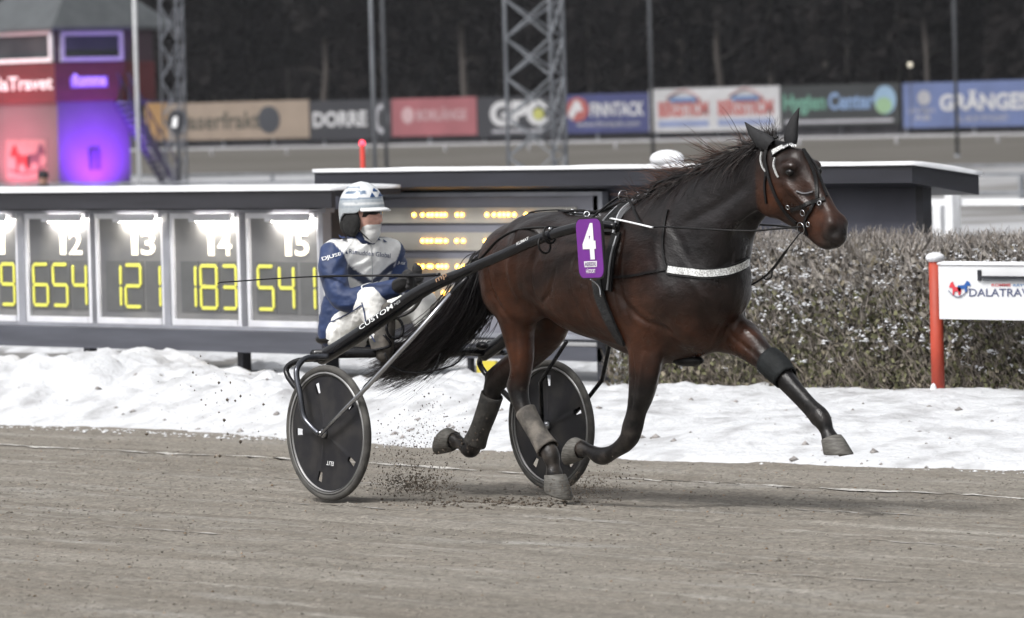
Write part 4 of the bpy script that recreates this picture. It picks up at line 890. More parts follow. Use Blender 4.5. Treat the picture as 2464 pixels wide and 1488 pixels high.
# ------------------------------------------------------------------ the sulky
sulky=thing('sulky','black two wheeled racing sulky with solid disc wheels pulled by the horse','sulky',(0,.74,0))
BL=BLACKP(); AX=1.48; RW=.35
RUB=pmat('tyre_rubber',(.075,.072,.066),.85,var=.4,scale=16,base2=(.04,.038,.036)); DISC=pmat('disc_plastic',(.017,.017,.020),.5,var=.35,scale=7,base2=(.045,.042,.040),spec=.25,lo=.45,hi=.75)
RIM=pmat('alloy_rim',(.30,.30,.30),.4,.3,var=.2)
def wheel(Y,ph,name_label):
    c=(0.0,Y,zt(Y)+RW); 
    hubz=c
    wh=MB().lathe([(.331+.019*math.cos(a),.019*math.sin(a)) for a in np.linspace(0,2*math.pi,13)[:-1]],c,n=72,closed=True).obj('wheel',RUB,sulky,True)
    wh['label']=name_label
    MB().lathe([(.298,-.008),(.314,-.019),(.3145,.019),(.298,.008)],c,n=72,closed=True).obj('rim',RIM,wh,True)
    MB().lathe([(.301,-.0145),(.306,-.0165),(.306,-.0145)],c,n=72,closed=True).obj('rim_line',pmat('black_rim_line',(.02,.02,.02),.5),wh,True)
    # disc covers with five open slots
    nr,na=24,180; 
    for sgn_ in (-1,1):
        V=[];Fc=[]; rad=[.03+(.302-.03)*i/nr for i in range(nr+1)]
        for i,r in enumerate(rad):
            for k in range(na):
                a=2*math.pi*k/na; sp=.006*math.exp(-((((a-ph-.63)%(2*math.pi/5))-(math.pi/5))/.10)**2)*math.sin(math.pi*min(1,max(0,(r-.03)/.25)))
                V.append((c[0]+r*math.cos(a),c[1]+sgn_*(.004+.030*max(0,1-r/.302)**3+sp*.7),c[2]+r*math.sin(a)))
        for i in range(nr):
            rm=(rad[i]+rad[i+1])/2
            for k in range(na):
                a=2*math.pi*(k+.5)/na; da=((a-ph+math.pi/5)%(2*math.pi/5))-math.pi/5
                if .212<rm<.270 and abs(da)*rm<.0165: continue
                q=(i*na+k,i*na+(k+1)%na,(i+1)*na+(k+1)%na,(i+1)*na+k); Fc.append(q if sgn_<0 else q[::-1])
        new_obj('disc_cover',V,Fc,DISC,wh,True)
    MB().lathe([(.0,-.065),(.012,-.065),(.014,-.05),(.022,-.045),(.026,-.035),(.026,.035),(.014,.05),(.012,.065),(0,.065)],c,n=20).obj('hub',STEEL(),wh,True)
    return Vector(c),wh
c1,w1=wheel(0,math.radians(36),'near wheel with five slots in its dark disc'); c2,w2=wheel(AX,math.radians(20),'far wheel seen behind the legs of the horse')
# maker's lettering on the near disc
a=at(806,1122,-.028);b=at(786,1118,-.028);t=at(806,1131,-.028)
text_quad('disc_lettering','ELIT',at(803,1112,-.024),at(786,1109,-.024),at(802,1122,-.024),PRINTW(),w1,0)
def mir(p): p=Vector(p); return Vector((p.x,AX-p.y,p.z-.03*(AX-2*p.y)))
def pair(name,pts,r,mat,n=10,flat=1,smooth=True):
    o1=MB().tube(pts,r,n,flat).obj(name,mat,sulky,smooth); MB().tube([mir(p) for p in pts],r,n,flat).obj(name,mat,sulky,smooth); return o1
TIP=at(1482,545,.40)
shaft=[at(772,862,.20),at(800,846,.205),at(860,808,.22),at(935,756,.24),at(1020,698,.265),at(1100,662,.29),at(1200,618,.32),at(1300,575,.35),at(1385,549,.375),at(1440,541,.39),TIP]
sp=cr(shaft,5); nS=len(sp); rr=[]
for i in range(nS):
    t=i/(nS-1); rr.append(.040*(1-min(1,max(0,(t-.36)/.16)))+.027*min(1,max(0,(t-.36)/.16)) if t<.8 else .027-.008*(t-.8)/.2)
SHAFT=pmat('shaft_lacquer',(.009,.009,.011),.20,var=.3,scale=20,spec=.45)
so1=pair('shaft',sp,rr,SHAFT,14,.95)
def along(px,py,Y): return at(px,py,Y)
# lettering along the shaft
def shaft_text(s,x0,y0,x1,y1,h,Y0_,Y1_,mat,bold=.01):
    u=Vector((x1-x0,y1-y0)).normalized(); nrm=Vector((u.y,-u.x))
    V,Fc=text_mesh(s,bold); out=[]
    for a,b in V:
        px=x0+(x1-x0)*a+nrm.x*h*b+3*b; py=y0+(y1-y0)*a+nrm.y*h*b; out.append(at(px,py,Y0_+(Y1_-Y0_)*a))
    return new_obj('shaft_lettering',out,Fc,mat,so1)
shaft_text('CUSTOM',866,795,946,741,12,.222-.046,.243-.046,PRINTW())
shaft_text('NJ2',950,738,964,729,9,.244-.044,.249-.044,pmat('grey_print',(.35,.35,.36),.5))
shaft_text('mp',1051,684,1077,669,14,.275-.040,.283-.040,pmat('copper_print',(.42,.26,.16),.4,.4))
shaft_text('KLIMAT',1243,591,1272,577,8,.333-.033,.342-.033,PRINTW()).name='sticker_lettering'
# rear cross tube, wheel forks, stays
cb=Vector(at(790,852,.22)); 
MB().tube([(cb.x,.12,cb.z+.003),(cb.x,AX-.12,cb.z-.04)],.024,14).obj('cross_tube',SHAFT,sulky,True)
for y in (.16,.66,.82,AX-.16): MB().tube([(cb.x,y-.03,cb.z-.01),(cb.x,y+.03,cb.z-.012)],.030,12).obj('clamp',BL,sulky,True)
fork=cr([at(790,858,.16),at(762,860,.10),at(734,864,.02),at(716,884,-.05),at(714,908,-.07),at(722,950,-.075),at(730,1000,-.072),at(748,1026,-.066),at(768,1045,-.06)],5)
pair('wheel_fork',fork,.0155,STEEL() if False else pmat('gunmetal_tube',(.10,.105,.12),.22,.8,var=.2),12)
fork2=cr([Vector((cb.x+.02,.20,cb.z-.02)),Vector((cb.x-.16,.12,cb.z-.04)),Vector((cb.x-.17,.085,cb.z-.12)),Vector((-.10,.075,.40)),Vector((0,.06,.35))],5)
pair('wheel_fork_inner',fork2,.0155,BL,10)
st_=[at(771,1046,-.062),at(830,985,-.055),at(885,930,-.035),at(1000,805,.09),at(1085,707,.20)]; MB().tube([mir(p) for p in st_],.012,10).obj('stay',BL,sulky,True); MB().tube(st_,[.010,.011,.012,.012,.011],10).obj('stay',pmat('polished_tube',(.45,.46,.49),.18,.9,var=.15),sulky,True)
pair('stay_bracket',[at(1078,715,.24),at(1105,690,.26),at(1125,668,.275)],[.014,.016,.010],BL,8)
pair('inner_stay',[Vector((0,.06,.35)),at(880,930,.16),at(985,830,.22)],.011,BL,8)
# seat on two arms behind the cross tube
sc=Vector(at(836,806,.74))
for y in (.60,.88): MB().tube(cr([(cb.x+.01,y,cb.z),(cb.x-.25,y,cb.z+.0),(sc.x+.02,y,sc.z-.05)],5),.016,8).obj('seat_arm',BL,sulky,True)
sm=MB().ball((sc.x+.02,.74,sc.z-.02),(.18,.19,.045),20,10).obj('seat',LEATHER(),sulky,True)
MB().tube([at(830,846,.62),at(860,850,.70),at(905,838,.85)],.022,8,.5).obj('seat_bracket',BL,sulky,True)
# footrests
for sd in (-1,1):
    f0=at(940,790,.74-.17); f0.y=.74+sd*.17
    torus(f0+Vector((.035,0,.0)),.055,.008,(1,0,.1),'footrest',BL,sulky,18,6)
    s0=Vector((f0.x+.03,.74+sd*.17,f0.z+.05)); s1=at(1020,706,.285); s1=s1 if sd<0 else mir(s1); MB().tube(cr([s0,(s0+s1)/2+Vector((.03,0,-.02)),s1],5),.010,8).obj('footrest_arm',BL,sulky,True)
    MB().tube(cr([f0+Vector((.02,sd*.06,-.03)),Vector((f0.x+.03,.74+sd*.20,cb.z+.03)),Vector((cb.x,.74+sd*.25,cb.z))],5),.008,8).obj('footrest_stay',BL,sulky,True)
# loose cables under the tail
MB().tube(cr([at(925,850,.40),at(942,880,.42),at(985,897,.5),at(1040,893,.6),at(1092,878,.7),at(1120,852,.75)],6),.0045,6).obj('cable',BL,sulky,True)
MB().tube(cr([at(1060,850,.6),at(1045,890,.58),at(1020,915,.56)],6),.003,6).obj('cable',BL,sulky,True)
MB().ball(at(1160,832,1.05),(.045,.03,.022),12,8).obj('rubber_stop',BL,sulky,True)
# tug stop on the shaft
for px,py,Y in ((1322,566,.355),(1310,590,.352)): torus(at(px,py,Y),.042,.006,Vector(sp[-8]-sp[-14]),'tug_strap',LEATHER(),sulky,16,6)
MB().tube([at(1323,556,.345),at(1324,548,.345)],.010,8).obj('tug_pin',STEEL(),sulky,True)
# ------------------------------------------------------------------ number plate
def rounded(w_,h_,r_,n=6):
    P=[]
    for cx,cy,a0 in ((w_/2-r_,h_/2-r_,0),(-w_/2+r_,h_/2-r_,90),(-w_/2+r_,-h_/2+r_,180),(w_/2-r_,-h_/2+r_,270)):
        for k in range(n+1):
            a=math.radians(a0+90*k/n); P.append((cx+r_*math.cos(a),cy+r_*math.sin(a)))
    return P
c=at(1420,598,.315); U=at(1450,596,.315)-c; U=Vector((1,-.12,-.0)).normalized(); Wv=Vector((.05,-.06,.99)).normalized(); Wv=(Wv-U*Wv.dot(U)).normalized(); Nn=U.cross(Wv).normalized()
if Nn.y>0: Nn=-Nn
U=(U+Wv*.03).normalized()
plate=thing('number_plate','purple rounded saddle plate with a white 4 hanging at the side of the horse','number plate',c)
pw,ph_=.222,.290
def slab(name,P,z0,z1,mat,parent):
    n=len(P); V=[c+U*x+Wv*y+Nn*z0 for x,y in P]+[c+U*x+Wv*y+Nn*z1 for x,y in P]
    return new_obj(name,V,[tuple(range(n)),tuple(range(n,2*n))[::-1]]+[(i,(i+1)%n,(i+1)%n+n,i+n) for i in range(n)],mat,parent)
slab('plate_backing',rounded(pw+.014,ph_+.014,.048),-.012,.0,pmat('black_rubber',(.014,.014,.015),.6,var=.3),plate)
slab('plate_face',rounded(pw,ph_,.042),.0,.003,pmat('purple_face',s2l(112,44,140),.45,var=.10,scale=8),plate)
def ptext(s,x0,y0,x1,y1,mat,bold=0,z=.006): return text_quad('plate_lettering',s,c+U*x0+Wv*y0+Nn*z,c+U*x1+Wv*y0+Nn*z,c+U*x0+Wv*y1+Nn*z,mat,plate,bold)
ptext('4',-.058,-.055,.062,.125,PRINTW(),.045)
slab('lettering_panel',[(-.055,-.092),(.055,-.092),(.058,-.063),(-.058,-.063)],.0032,.0045,PRINTW(),plate)
ptext('ANDERSSONS',-.05,-.088,.05,-.067,pmat('purple_print',s2l(90,40,120),.5),.012)
ptext('HÄSTSPORT',-.042,-.122,.042,-.098,PRINTW(),.012)
# ------------------------------------------------------------------ the driver
def D_(x,y,dy=0): return npat(x,y,Y0+dy)
driver=thing('person','harness racing driver in blue and white silks and silver helmet seated on the sulky','person',(sc.x,.74,sc.z))
def torso(f,g=0):
    f.chain([(D_(842,792),.115+g,.165+g),(D_(842,750),.112+g,.155+g),(D_(850,690),.118+g,.165+g),(D_(860,640),.125+g,.185+g),(D_(868,612),.095+g,.165+g),(D_(872,590),.062+g,.09+g)],k=.05)
SH=[(D_(806,614,-.175),.078,.074),(D_(801,650,-.215),.074,.07),(D_(815,705,-.235),.064,.06),(D_(838,722,-.22),.062,.058),(D_(880,712,-.175),.054,.05),(D_(950,694,-.09),.042,.04)]
SF=[(D_(936,610,.175),.076,.074),(D_(952,648,.215),.068,.065),(D_(968,690,.22),.058,.055),(D_(978,696,.17),.05,.05),(D_(992,688,.09),.042,.04)]
def lower(f,g=0,near=True,far=True):
    for sd in (-1,1):
        ox=0 if sd<0 else 118
        f.chain([(D_(832,800,sd*.08),.10+g,.095+g),(D_(868+ox*.55-15*(sd>0),762,sd*.13),.086+g,.085+g),(D_(893+ox,728,sd*.17),.072+g,.07+g)],k=.03)
        f.chain([(D_(894+ox,727,sd*.17),.070+g,.068+g),(D_(906+ox,780,sd*.175),.058+g,.055+g),(D_(917+ox,835,sd*.175),.042+g,.04+g)],k=.03)
def hands(f,g=0):
    for wr,kn,tipf,dy in ((D_(952,692,-.09),D_(982,678,-.075),D_(1005,672,-.06),-.07),(D_(992,686,.09),D_(1000,668,.075),D_(1008,660,.06),.07)):
        f.chain([(wr,.036+g,.036+g),((wr+kn)/2,.036+g,.046+g),(kn,.032+g,.046+g)],k=.015)
        up_=np.array([0,0,1.0]); ax=(kn-wr); ax/=np.linalg.norm(ax); side=np.cross(ax,up_)
        for q in range(4):
            b=kn+up_*(.030-.021*q)+ax*.005; L=(.050,.056,.052,.040)[q]; m=b+ax*L*.7+side*(.016); e=m+ax*.004+side*.030*(1 if dy<0 else -1)-up_*.006
            f.chain([(b,.0125+g,.0125+g),(m,.0115+g,.0115+g),(e,.010+g,.010+g)],k=.006,div=2)
        tb=wr*.45+kn*.55+up_*.035; f.chain([(tb,.014+g,.014+g),(tb+ax*.035+up_*.018,.012+g,.012+g),(tb+ax*.06+up_*.010+side*.01,.010+g,.010+g)],k=.008,div=2)
hc=D_(874,512,-.0)
HY=math.radians(16)
def ho(x,y,z): return np.array([x*math.cos(HY)-y*math.sin(HY),x*math.sin(HY)+y*math.cos(HY),z])
def hrot(c,v): return c+ho(*v)
def head(f):
    f.chain([(D_(868,585),.06,.06),(D_(873,560),.058,.058)],k=.03)
    f.ball(hc+ho(0,0,.0),(.092,.076,.105),k=.03); f.seg(hc+ho(.035,0,-.045),hc+ho(.05,0,-.09),.062,.045,.055,.042,k=.04)
    f.seg(hc+ho(.090,0,-.008),hc+ho(.112,0,-.044),.012,.014,.012,.017,k=.018)     # nose
    f.seg(hc+ho(.082,-.03,.022),hc+ho(.082,.03,.022),.016,.016,.016,.016,k=.02)  # brow
    for sy in (-1,1):
        f.ball(hc+ho(.068,sy*.036,-.022),(.026,.024,.024),k=.02); f.ball(hc+ho(.090,sy*.030,.004),(.014,.017,.011),k=.01,sub=True)
        f.ball(hc+ho(.0,sy*.078,-.01),(.028,.012,.034),k=.01)
    f.seg(hc+ho(.096,-.022,-.058),hc+ho(.096,.022,-.058),.006,.006,k=.008); f.seg(hc+ho(.103,-.022,-.064),hc+ho(.103,.022,-.064),.0035,.0035,k=.005,sub=True)
lo=(sc.x-.35,.30,.45); hi=(.35,1.18,1.72)
f=Field(lo,hi,.010); torso(f,-.022)
for S_ in (SH,SF): f.chain([(p,r-.016,l-.016) for p,r,l in S_],k=.03,lat=(.3,1,0))
lower(f,-.020); hands(f,-.004); head(f)
BV,BQ=f.mesh(2)
SKIN=pmat('skin',(.74,.43,.35),.5,var=.15,scale=30,spec=.4)
np_obj('body',BV,BQ,SKIN,driver)
# jacket
f=Field(lo,hi,.0085); torso(f,.008)
for S_ in (SH,SF): f.chain([(p,r+.006,l+.006) for p,r,l in S_],k=.045,lat=(.3,1,0))
f.seg(D_(842,800),D_(842,770),.125,.122,.178,.168,k=.04)
JV,JQ=f.mesh(2)
# folds in the cloth
nz=fbm(JV[:,0]*9+JV[:,1]*7,JV[:,2]*16+JV[:,1]*5,3,77)-.5
from_c=JV-np.array([sc.x,.74,0]); nrm_=from_c*np.array([1,1,.2]); nrm_/=np.linalg.norm(nrm_,axis=1)[:,None]+1e-9; nz2=-np.abs(fbm(JV[:,0]*7+JV[:,2]*9,JV[:,2]*15-JV[:,1]*11,3,91)-.5)+.12; JV=JV+nrm_*(nz*.020+nz2*.045)[:,None]
def seg_dist(V,nodes):
    d=np.full(len(V),9.)
    for (a,ra,_),(b,rb,_) in zip(nodes[:-1],nodes[1:]):
        ab=b-a; t=np.clip(((V-a)@ab)/(ab@ab),0,1); dd=np.linalg.norm(V-a-t[:,None]*ab,axis=1)-(ra+(rb-ra)*t); d=np.minimum(d,dd)
    return d
dA=np.minimum(seg_dist(JV,SH),seg_dist(JV,SF)); tors=[(D_(842,792),.13,.1),(D_(850,690),.135,.1),(D_(868,600),.11,.1)]
dy=np.abs(JV[:,1]-.74); z=JV[:,2]
zsh=float(D_(802,606,-.185)[2]); zV=float(D_(895,682)[2])
BLUE=np.array(s2l(26,47,88)); WHT=np.array([.80,.80,.79]); NAVY=np.array(s2l(28,40,68))
CJ=np.tile(WHT,(len(JV),1))
def lay(c,*ds):
    "paint where every signed distance is positive, with a soft 5 mm seam"
    global CJ
    w_=np.ones(len(JV))
    for d in ds: w_=w_*np.clip(d/.006+.5,0,1)
    CJ=CJ*(1-w_[:,None])+c*w_[:,None]
xm=D_(850,690)[0]
sl_=dy-.160-.50*np.clip(z-zsh+.06,0,1); lay(BLUE,sl_)
lay(BLUE,.012-dA,zsh-.09-z)
lay(BLUE,zV-.06-z)
lay(NAVY,.024-np.abs(z-(zV+dy*.62-.01)),.155-dy,JV[:,0]-xm+.02)
lay(WHT,xm-.075-JV[:,0],.12-dy)
lay(NAVY,z-float(D_(872,574)[2]))
CLOTH=pmat('silks_cloth',(1,1,1),.62,attr='Col',var=.16,scale=10,bump=.25,bscale=22,sheen=.1)
jk=np_obj('jacket',JV,JQ,CLOTH,driver); set_col(jk,CJ)
JB=bvh_of(JV,JQ)
# collar
MB().lathe([(.070,-.03),(.074,0),(.070,.035),(.060,.04),(.062,.0)],(float(D_(872,575)[0])+.006,.74,float(D_(872,575)[2])),axis='Z',n=28,closed=True).obj('collar',pmat('navy_cloth',s2l(36,52,92),.7,var=.2),driver,True)
# trousers, boots, gloves
f=Field(lo,hi,.0085); lower(f,.006); f.seg(D_(838,800,-.06),D_(838,800,.06),.115,.115,.115,.115,k=.04)
TV,TQ=f.mesh(2); n1=fbm(TV[:,0]*12,TV[:,2]*26+TV[:,1]*9,3,33)-.5; n2=-np.abs(fbm(TV[:,0]*14-TV[:,2]*10,TV[:,2]*18+TV[:,1]*8,3,37)-.5)+.12; TV=TV+np.array([.3,-.8,.4])*(n1*.014+n2*.04)[:,None]
keep=TV[:,2]; tr=np_obj('trousers',TV,TQ,pmat('white_trousers',(1,1,1),.65,attr='Col',var=.14,scale=8,bump=.3,bscale=24),driver)
CT=np.tile(np.array([.80,.80,.78]),(len(TV),1)); mudw=np.clip((TV[:,0]-(-.36))/.25,0,1)*np.clip(fbm(TV[:,0]*8,TV[:,2]*8,3,5)*2.2-.5,0,1)*.7
CT=CT*(1-mudw[:,None])+np.array([.22,.19,.16])*mudw[:,None]; set_col(tr,CT)
TB=bvh_of(TV,TQ)
BOOT=pmat('muddy_boot',(.05,.047,.043),.8,var=.6,scale=16,base2=(.14,.125,.11),bump=.3,bscale=50)
for sd in (-1,1):
    ox=0 if sd<0 else 118
    f=Field(np.array(D_(920+ox,800,sd*.175))-np.array([.25,.15,.28]),np.array(D_(920+ox,800,sd*.175))+np.array([.25,.15,.28]),.008)
    heel=D_(924+ox,848,sd*.175); toe=D_(934+ox,742,sd*.175)
    f.chain([(heel,.046,.042),(heel*.55+toe*.45+np.array([.01,0,0]),.040,.044),(toe,.032,.042)],k=.02)
    f.chain([(D_(910+ox,800,sd*.175),.060,.058),(D_(917+ox,835,sd*.175),.052,.05),(heel,.044,.042)],k=.03)
    V,Q=f.mesh(2); bo=np_obj('boot',V,Q,BOOT,driver)
f=Field((-.6,.45,.8),(.2,1.1,1.25),.006); hands(f,.003); V,Q=f.mesh(2); np_obj('gloves',V,Q,pmat('black_gloves',(.022,.021,.022),.75,var=.4,scale=30,bump=.3,bscale=80),driver)
# helmet: shell, peak, ear padding, strap
def helmet_mesh():
    V=[];Fc=[];nu,nv=56,22; R=np.array([.128,.112,.142]); c0=hc+ho(-.010,0,.024)
    for i in range(nu):
        a=2*math.pi*i/nu; ca,sa=math.cos(a),math.sin(a)
        low_=-.05+.0*ca
        ang=abs((a+math.pi)%(2*math.pi)-math.pi)         # 0 = front
        lim=.02 if ang<.9 else (.02-.20*min(1,(ang-.9)/.35) if ang<1.25 else (-.18-.14*max(0,math.sin((ang-1.25)/.6*math.pi))*0 if ang<1.9 else -.18-.42*min(1,(ang-1.9)/.7)))
        for j in range(nv+1):
            t=j/nv; zz=1-(1-lim)*t; zz=max(-1,min(1,zz)); s=math.sqrt(max(0,1-zz*zz)) if zz>0 else 1-.10*zz*zz
            V.append(c0+ho(*(R*np.array([s*ca,s*sa,zz]))))
    for i in range(nu):
        for j in range(nv): Fc.append((i*(nv+1)+j,i*(nv+1)+j+1,((i+1)%nu)*(nv+1)+j+1,((i+1)%nu)*(nv+1)+j))
    return V,Fc,c0,R
HVv,HF,c0,R=helmet_mesh()
m=bpy.data.materials.new('helmet_paint'); m.use_nodes=True; nn_=m.node_tree.nodes; LL=m.node_tree.links; b=nn_['Principled BSDF']; b.inputs['Roughness'].default_value=.22; b.inputs['Coat Weight'].default_value=.6
at_=nn_.new('ShaderNodeAttribute'); at_.attribute_name='Col'; vo=nn_.new('ShaderNodeTexVoronoi'); vo.inputs['Scale'].default_value=60; tcx=nn_.new('ShaderNodeTexCoord'); LL.new(tcx.outputs['Object'],vo.inputs['Vector'])
mx=nn_.new('ShaderNodeMix'); mx.data_type='RGBA'; mx.blend_type='MULTIPLY'; mx.inputs[0].default_value=.18; LL.new(at_.outputs['Color'],mx.inputs[6]); LL.new(vo.outputs['Distance'],mx.inputs[7]); LL.new(mx.outputs[2],b.inputs['Base Color'])
HVa=np.array(HVv); hel=new_obj('helmet',HVv,HF,m,driver,True); md=hel.modifiers.new('thickness','SOLIDIFY'); md.thickness=.008; md.offset=-1
hv_=HVa-c0; hv_=np.stack([hv_[:,0]*math.cos(HY)+hv_[:,1]*math.sin(HY),-hv_[:,0]*math.sin(HY)+hv_[:,1]*math.cos(HY),hv_[:,2]],1); u=hv_/R; ang=np.abs(np.arctan2(u[:,1],u[:,0])); CH=np.tile(np.array([.66,.68,.70]),(len(HVa),1))
g1=(u[:,2]<.36)&(u[:,2]>.02); CH[g1]=[.36,.40,.44]; CH[(u[:,2]<=.02)]=[.42,.46,.49]
CH[(np.abs(u[:,2]-.37)<.03)]=[.16,.22,.30]; CH[(u[:,2]>.52)&(u[:,2]<.66)&(ang>.75)&(ang<2.0)]=[.11,.17,.26]; CH[(u[:,2]>.74)&(u[:,2]<.82)&(ang>1.1)]=[.25,.30,.36]; CH[(np.abs(u[:,2]-.17)<.03)&(ang<2)]=[.62,.64,.66]
set_col(hel,CH)
HBv=bvh_of(HVa,HF)
def decal(name,pts,mat,bvh,parent,off=.004,div=3):
    "small printed shape laid on a surface"
    P=[Vector((x,y,0)) for x,y in pts]; V=[];Fc=[]
    cen=sum(P,Vector())/len(P); n=len(P)
    ring=[]
    for i in range(n):
        for k in range(div): ring.append(P[i].lerp(P[(i+1)%n],k/div))
    lv=[0,.5,1]; allp=[cen]+[cen.lerp(q,t) for t in lv[1:] for q in ring]; m_=len(ring)
    for q in allp:
        l,nn=hit(bvh,q.x,q.y,off); V.append(l if l is not None else at(q.x,q.y,.6))
    for i in range(m_): Fc.append((0,1+i,1+(i+1)%m_)); Fc.append((1+i,1+m_+i,1+m_+(i+1)%m_,1+(i+1)%m_))
    return new_obj(name,V,Fc,mat,parent)
def decal_text(name,s,x0,y0,x1,y1,h,mat,bvh,parent,off=.004,bold=0):
    V,Fc=text_mesh(s,bold); out=[]; u=Vector((x1-x0,y1-y0)); n_=Vector((u.y,-u.x)).normalized()*h
    for a,b in V:
        px=x0+u.x*a+n_.x*b; py=y0+u.y*a+n_.y*b; l,nn=hit(bvh,px,py,off)
        if l is None: l=at(px,py,.62)
        out.append(l)
    return new_obj(name,out,Fc,mat,parent)
PN=pmat('helmet_navy',s2l(34,66,110),.35,var=.1)
c6=lambda x,y:(800.8+x*.10347,431.2+y*.10347)
for tri in (((940,210),(1045,290),(920,290)),((905,315),(980,415),(862,425)),((1085,310),(1160,405),(1045,412))): decal('helmet_emblem',[c6(*p) for p in tri],PN,HBv,hel,.003)
for s_ in range(5): decal('helmet_stripe',[c6(330+62*s_,300-6*s_),(c6(350+62*s_,302-6*s_)),c6(395+62*s_,228+5*s_),c6(372+62*s_,226+5*s_)],pmat('helmet_white',(.7,.72,.74),.3),HBv,hel,.003,2)
# peak
V=[];Fc=[];nu=20
for i in range(nu+1):
    a=-1.05+2.10*i/nu
    for k,(rr_,zz) in enumerate(((1.0,.0),(1.16,-.05),(1.24+.06*math.cos(a),-.13),(1.23,-.16),(1.14,-.085),(.99,-.05))):
        V.append(c0+ho(*(R*np.array([rr_*math.cos(a),rr_*math.sin(a)*.97,zz+.03]))))
for i in range(nu):
    for k in range(6): Fc.append((i*6+k,i*6+(k+1)%6,(i+1)*6+(k+1)%6,(i+1)*6+k))
new_obj('helmet_peak',V,Fc,pmat('white_gloss',(.8,.81,.82),.3,var=.06),hel,True)
PADM=pmat('black_padding',(.012,.012,.012),.9,var=.4,scale=30,bump=.3,bscale=60)
for sy in (-1,1):
    MB().ball(hc+ho(-.022,sy*.078,-.050),(.070,.030,.078),16,10).obj('ear_padding',PADM,hel,True)
    MB().tube(cr([hc+ho(.015,sy*.088,-.07),hc+ho(.045,sy*.066,-.115),hc+ho(.060,sy*.02,-.150)],5),.009,6,.4).obj('chin_strap',PADM,hel,True)
MB().ball(hc+ho(-.06,0,-.06),(.07,.085,.075),16,10).obj('neck_padding',PADM,hel,True)
# goggles and face mask
V=[];Fc=[]
for i in range(15):
    a=-1.0+2.0*i/14
    for k,zz in enumerate((.014,-.006,-.022)): V.append(hc+ho(.107*math.cos(a)+.004-.006*k,.094*math.sin(a),zz))
for i in range(14):
    for k in range(2): Fc.append((i*3+k,i*3+k+1,i*3+k+4,i*3+k+3))
new_obj('goggles',V,Fc,pmat('smoked_lens',(.02,.02,.02),.08,var=.1,trans=.35),driver,True)
f=Field(hc-np.array([.12,.12,.24]),hc+ho(.16,.12,.02),.006)
f.seg(hc+ho(.045,0,-.070),hc+ho(.050,0,-.100),.064,.050,.060,.046,k=.03); f.seg(hc+ho(.02,0,-.11),hc+ho(-.005,0,-.17),.056,.062,.056,.062,k=.03)
V,Q=f.mesh(2); V=V+ (np.array([1,-.5,0])*((fbm(V[:,1]*30,V[:,2]*60,2,3)-.5)*.006)[:,None])
cutz=V[:,2]<hc[2]-.058
Q=Q[cutz[Q].all(1)]; np_obj('face_mask',V,Q,pmat('white_mask',(.74,.74,.73),.75,var=.1,scale=20),driver)
# print on the silks
NV=pmat('silks_navy_print',s2l(40,56,96),.6,var=.1)
decal_text('chest_lettering','Ramudden Global',838,611,938,621,11,NV,JB,jk,.005,.004)
decal_text('sleeve_lettering','DJUSE',778,631,822,618,11,PRINTW(),JB,jk,.005,.006)
decal_text('sleeve_lettering','JUSE',955,636,972,640,8,PRINTW(),JB,jk,.005,.006)
c5=lambda x,y:(616+.3312*x,400.4+.3312*y)
for tri in (((597,493),(625,512),(612,522)),((618,512),(660,512),(632,545)),((880,513),(905,545),(872,540)),((920,533),(952,556),(925,556)),((650,612),(665,640),(645,635))): decal('silks_emblem',[c5(*p) for p in tri],NV,JB,jk,.005)
def piping(name,px,bvh,mat,parent,wd=.006):
    P=[];N=[]
    for q in cr([(x,y,0) for x,y in px],5):
        l,nn=hit(bvh,q.x,q.y,.003)
        if l is not None: P.append(l);N.append(nn)
    if len(P)>2:
        V,Fc=ribbon(P,N,wd,.003); new_obj(name,V,Fc,mat,parent)
piping('cuff_piping',[c5(880,838),c5(800,862),c5(770,878),c5(785,915),c5(808,945)],JB,PRINTW(),jk)
piping('trouser_piping',[c5(545,1135),c5(620,1100),c5(700,1055),c5(770,1010)],TB,NV,tr); piping('trouser_piping',[c5(772,990),c5(790,1060),c5(800,1130)],TB,NV,tr); piping('trouser_piping',[c5(800,1190),c5(840,1230),c5(868,1275)],TB,NV,tr)
piping('zip_line',[(890,575),(893,615),(895,655),(894,680)],JB,pmat('grey_zip',(.4,.41,.42),.5),jk,.004)
# whip held in both hands
whip=MB().tube(cr([at(1058,661,.66),at(1010,664,.64),at(960,664,.60),at(860,664,.50),at(760,666,.42),at(660,671,.36),at(560,678,.32),at(532,680,.31),at(524,683,.31)],5),[.0095]*12+[.006]*8+[.0038]*16+[.003]*5,8).obj('whip',BL,None,True)
tag(whip,'long thin black whip held level across the driver','whip')
# ------------------------------------------------------------------ sand thrown up by hooves and wheels
r=np.random.default_rng(20); pts=[];sz=[]
def spray(n,x,y,sx,sy,Y,sY,s0,s1):
    for _ in range(n):
        p=at(r.normal(x,sx),r.normal(y,sy),r.normal(Y,sY))
        if p.z>-.03*p.y: pts.append(tuple(p)); sz.append(s0+(s1-s0)*r.random()**4)
spray(2600,985,1120,58,50,.55,.2,.0008,.005); spray(2600,1000,1165,55,16,.5,.2,.0009,.006); spray(420,1050,1040,60,45,.7,.2,.0011,.005); spray(90,500,1000,70,60,.2,.3,.0015,.012); spray(80,560,920,110,25,.4,.3,.0013,.006)
spray(1600,1395,1174,50,16,.6,.15,.0008,.005); spray(200,1470,1145,40,20,.6,.1,.0012,.006); spray(120,1120,1060,25,22,.86,.06,.002,.010); spray(60,1030,960,30,30,.8,.2,.0014,.006)
scatter('flying_sand',np.array(pts),np.array(sz),CLOD,'dark sand clods flying up behind hooves and wheels','sand',6,1.0)
n=500; q=r.normal(size=(n,2)); P=[at(985+55*a,1180+9*b,0) for a,b in q]; X=np.array([p.x for p in P])
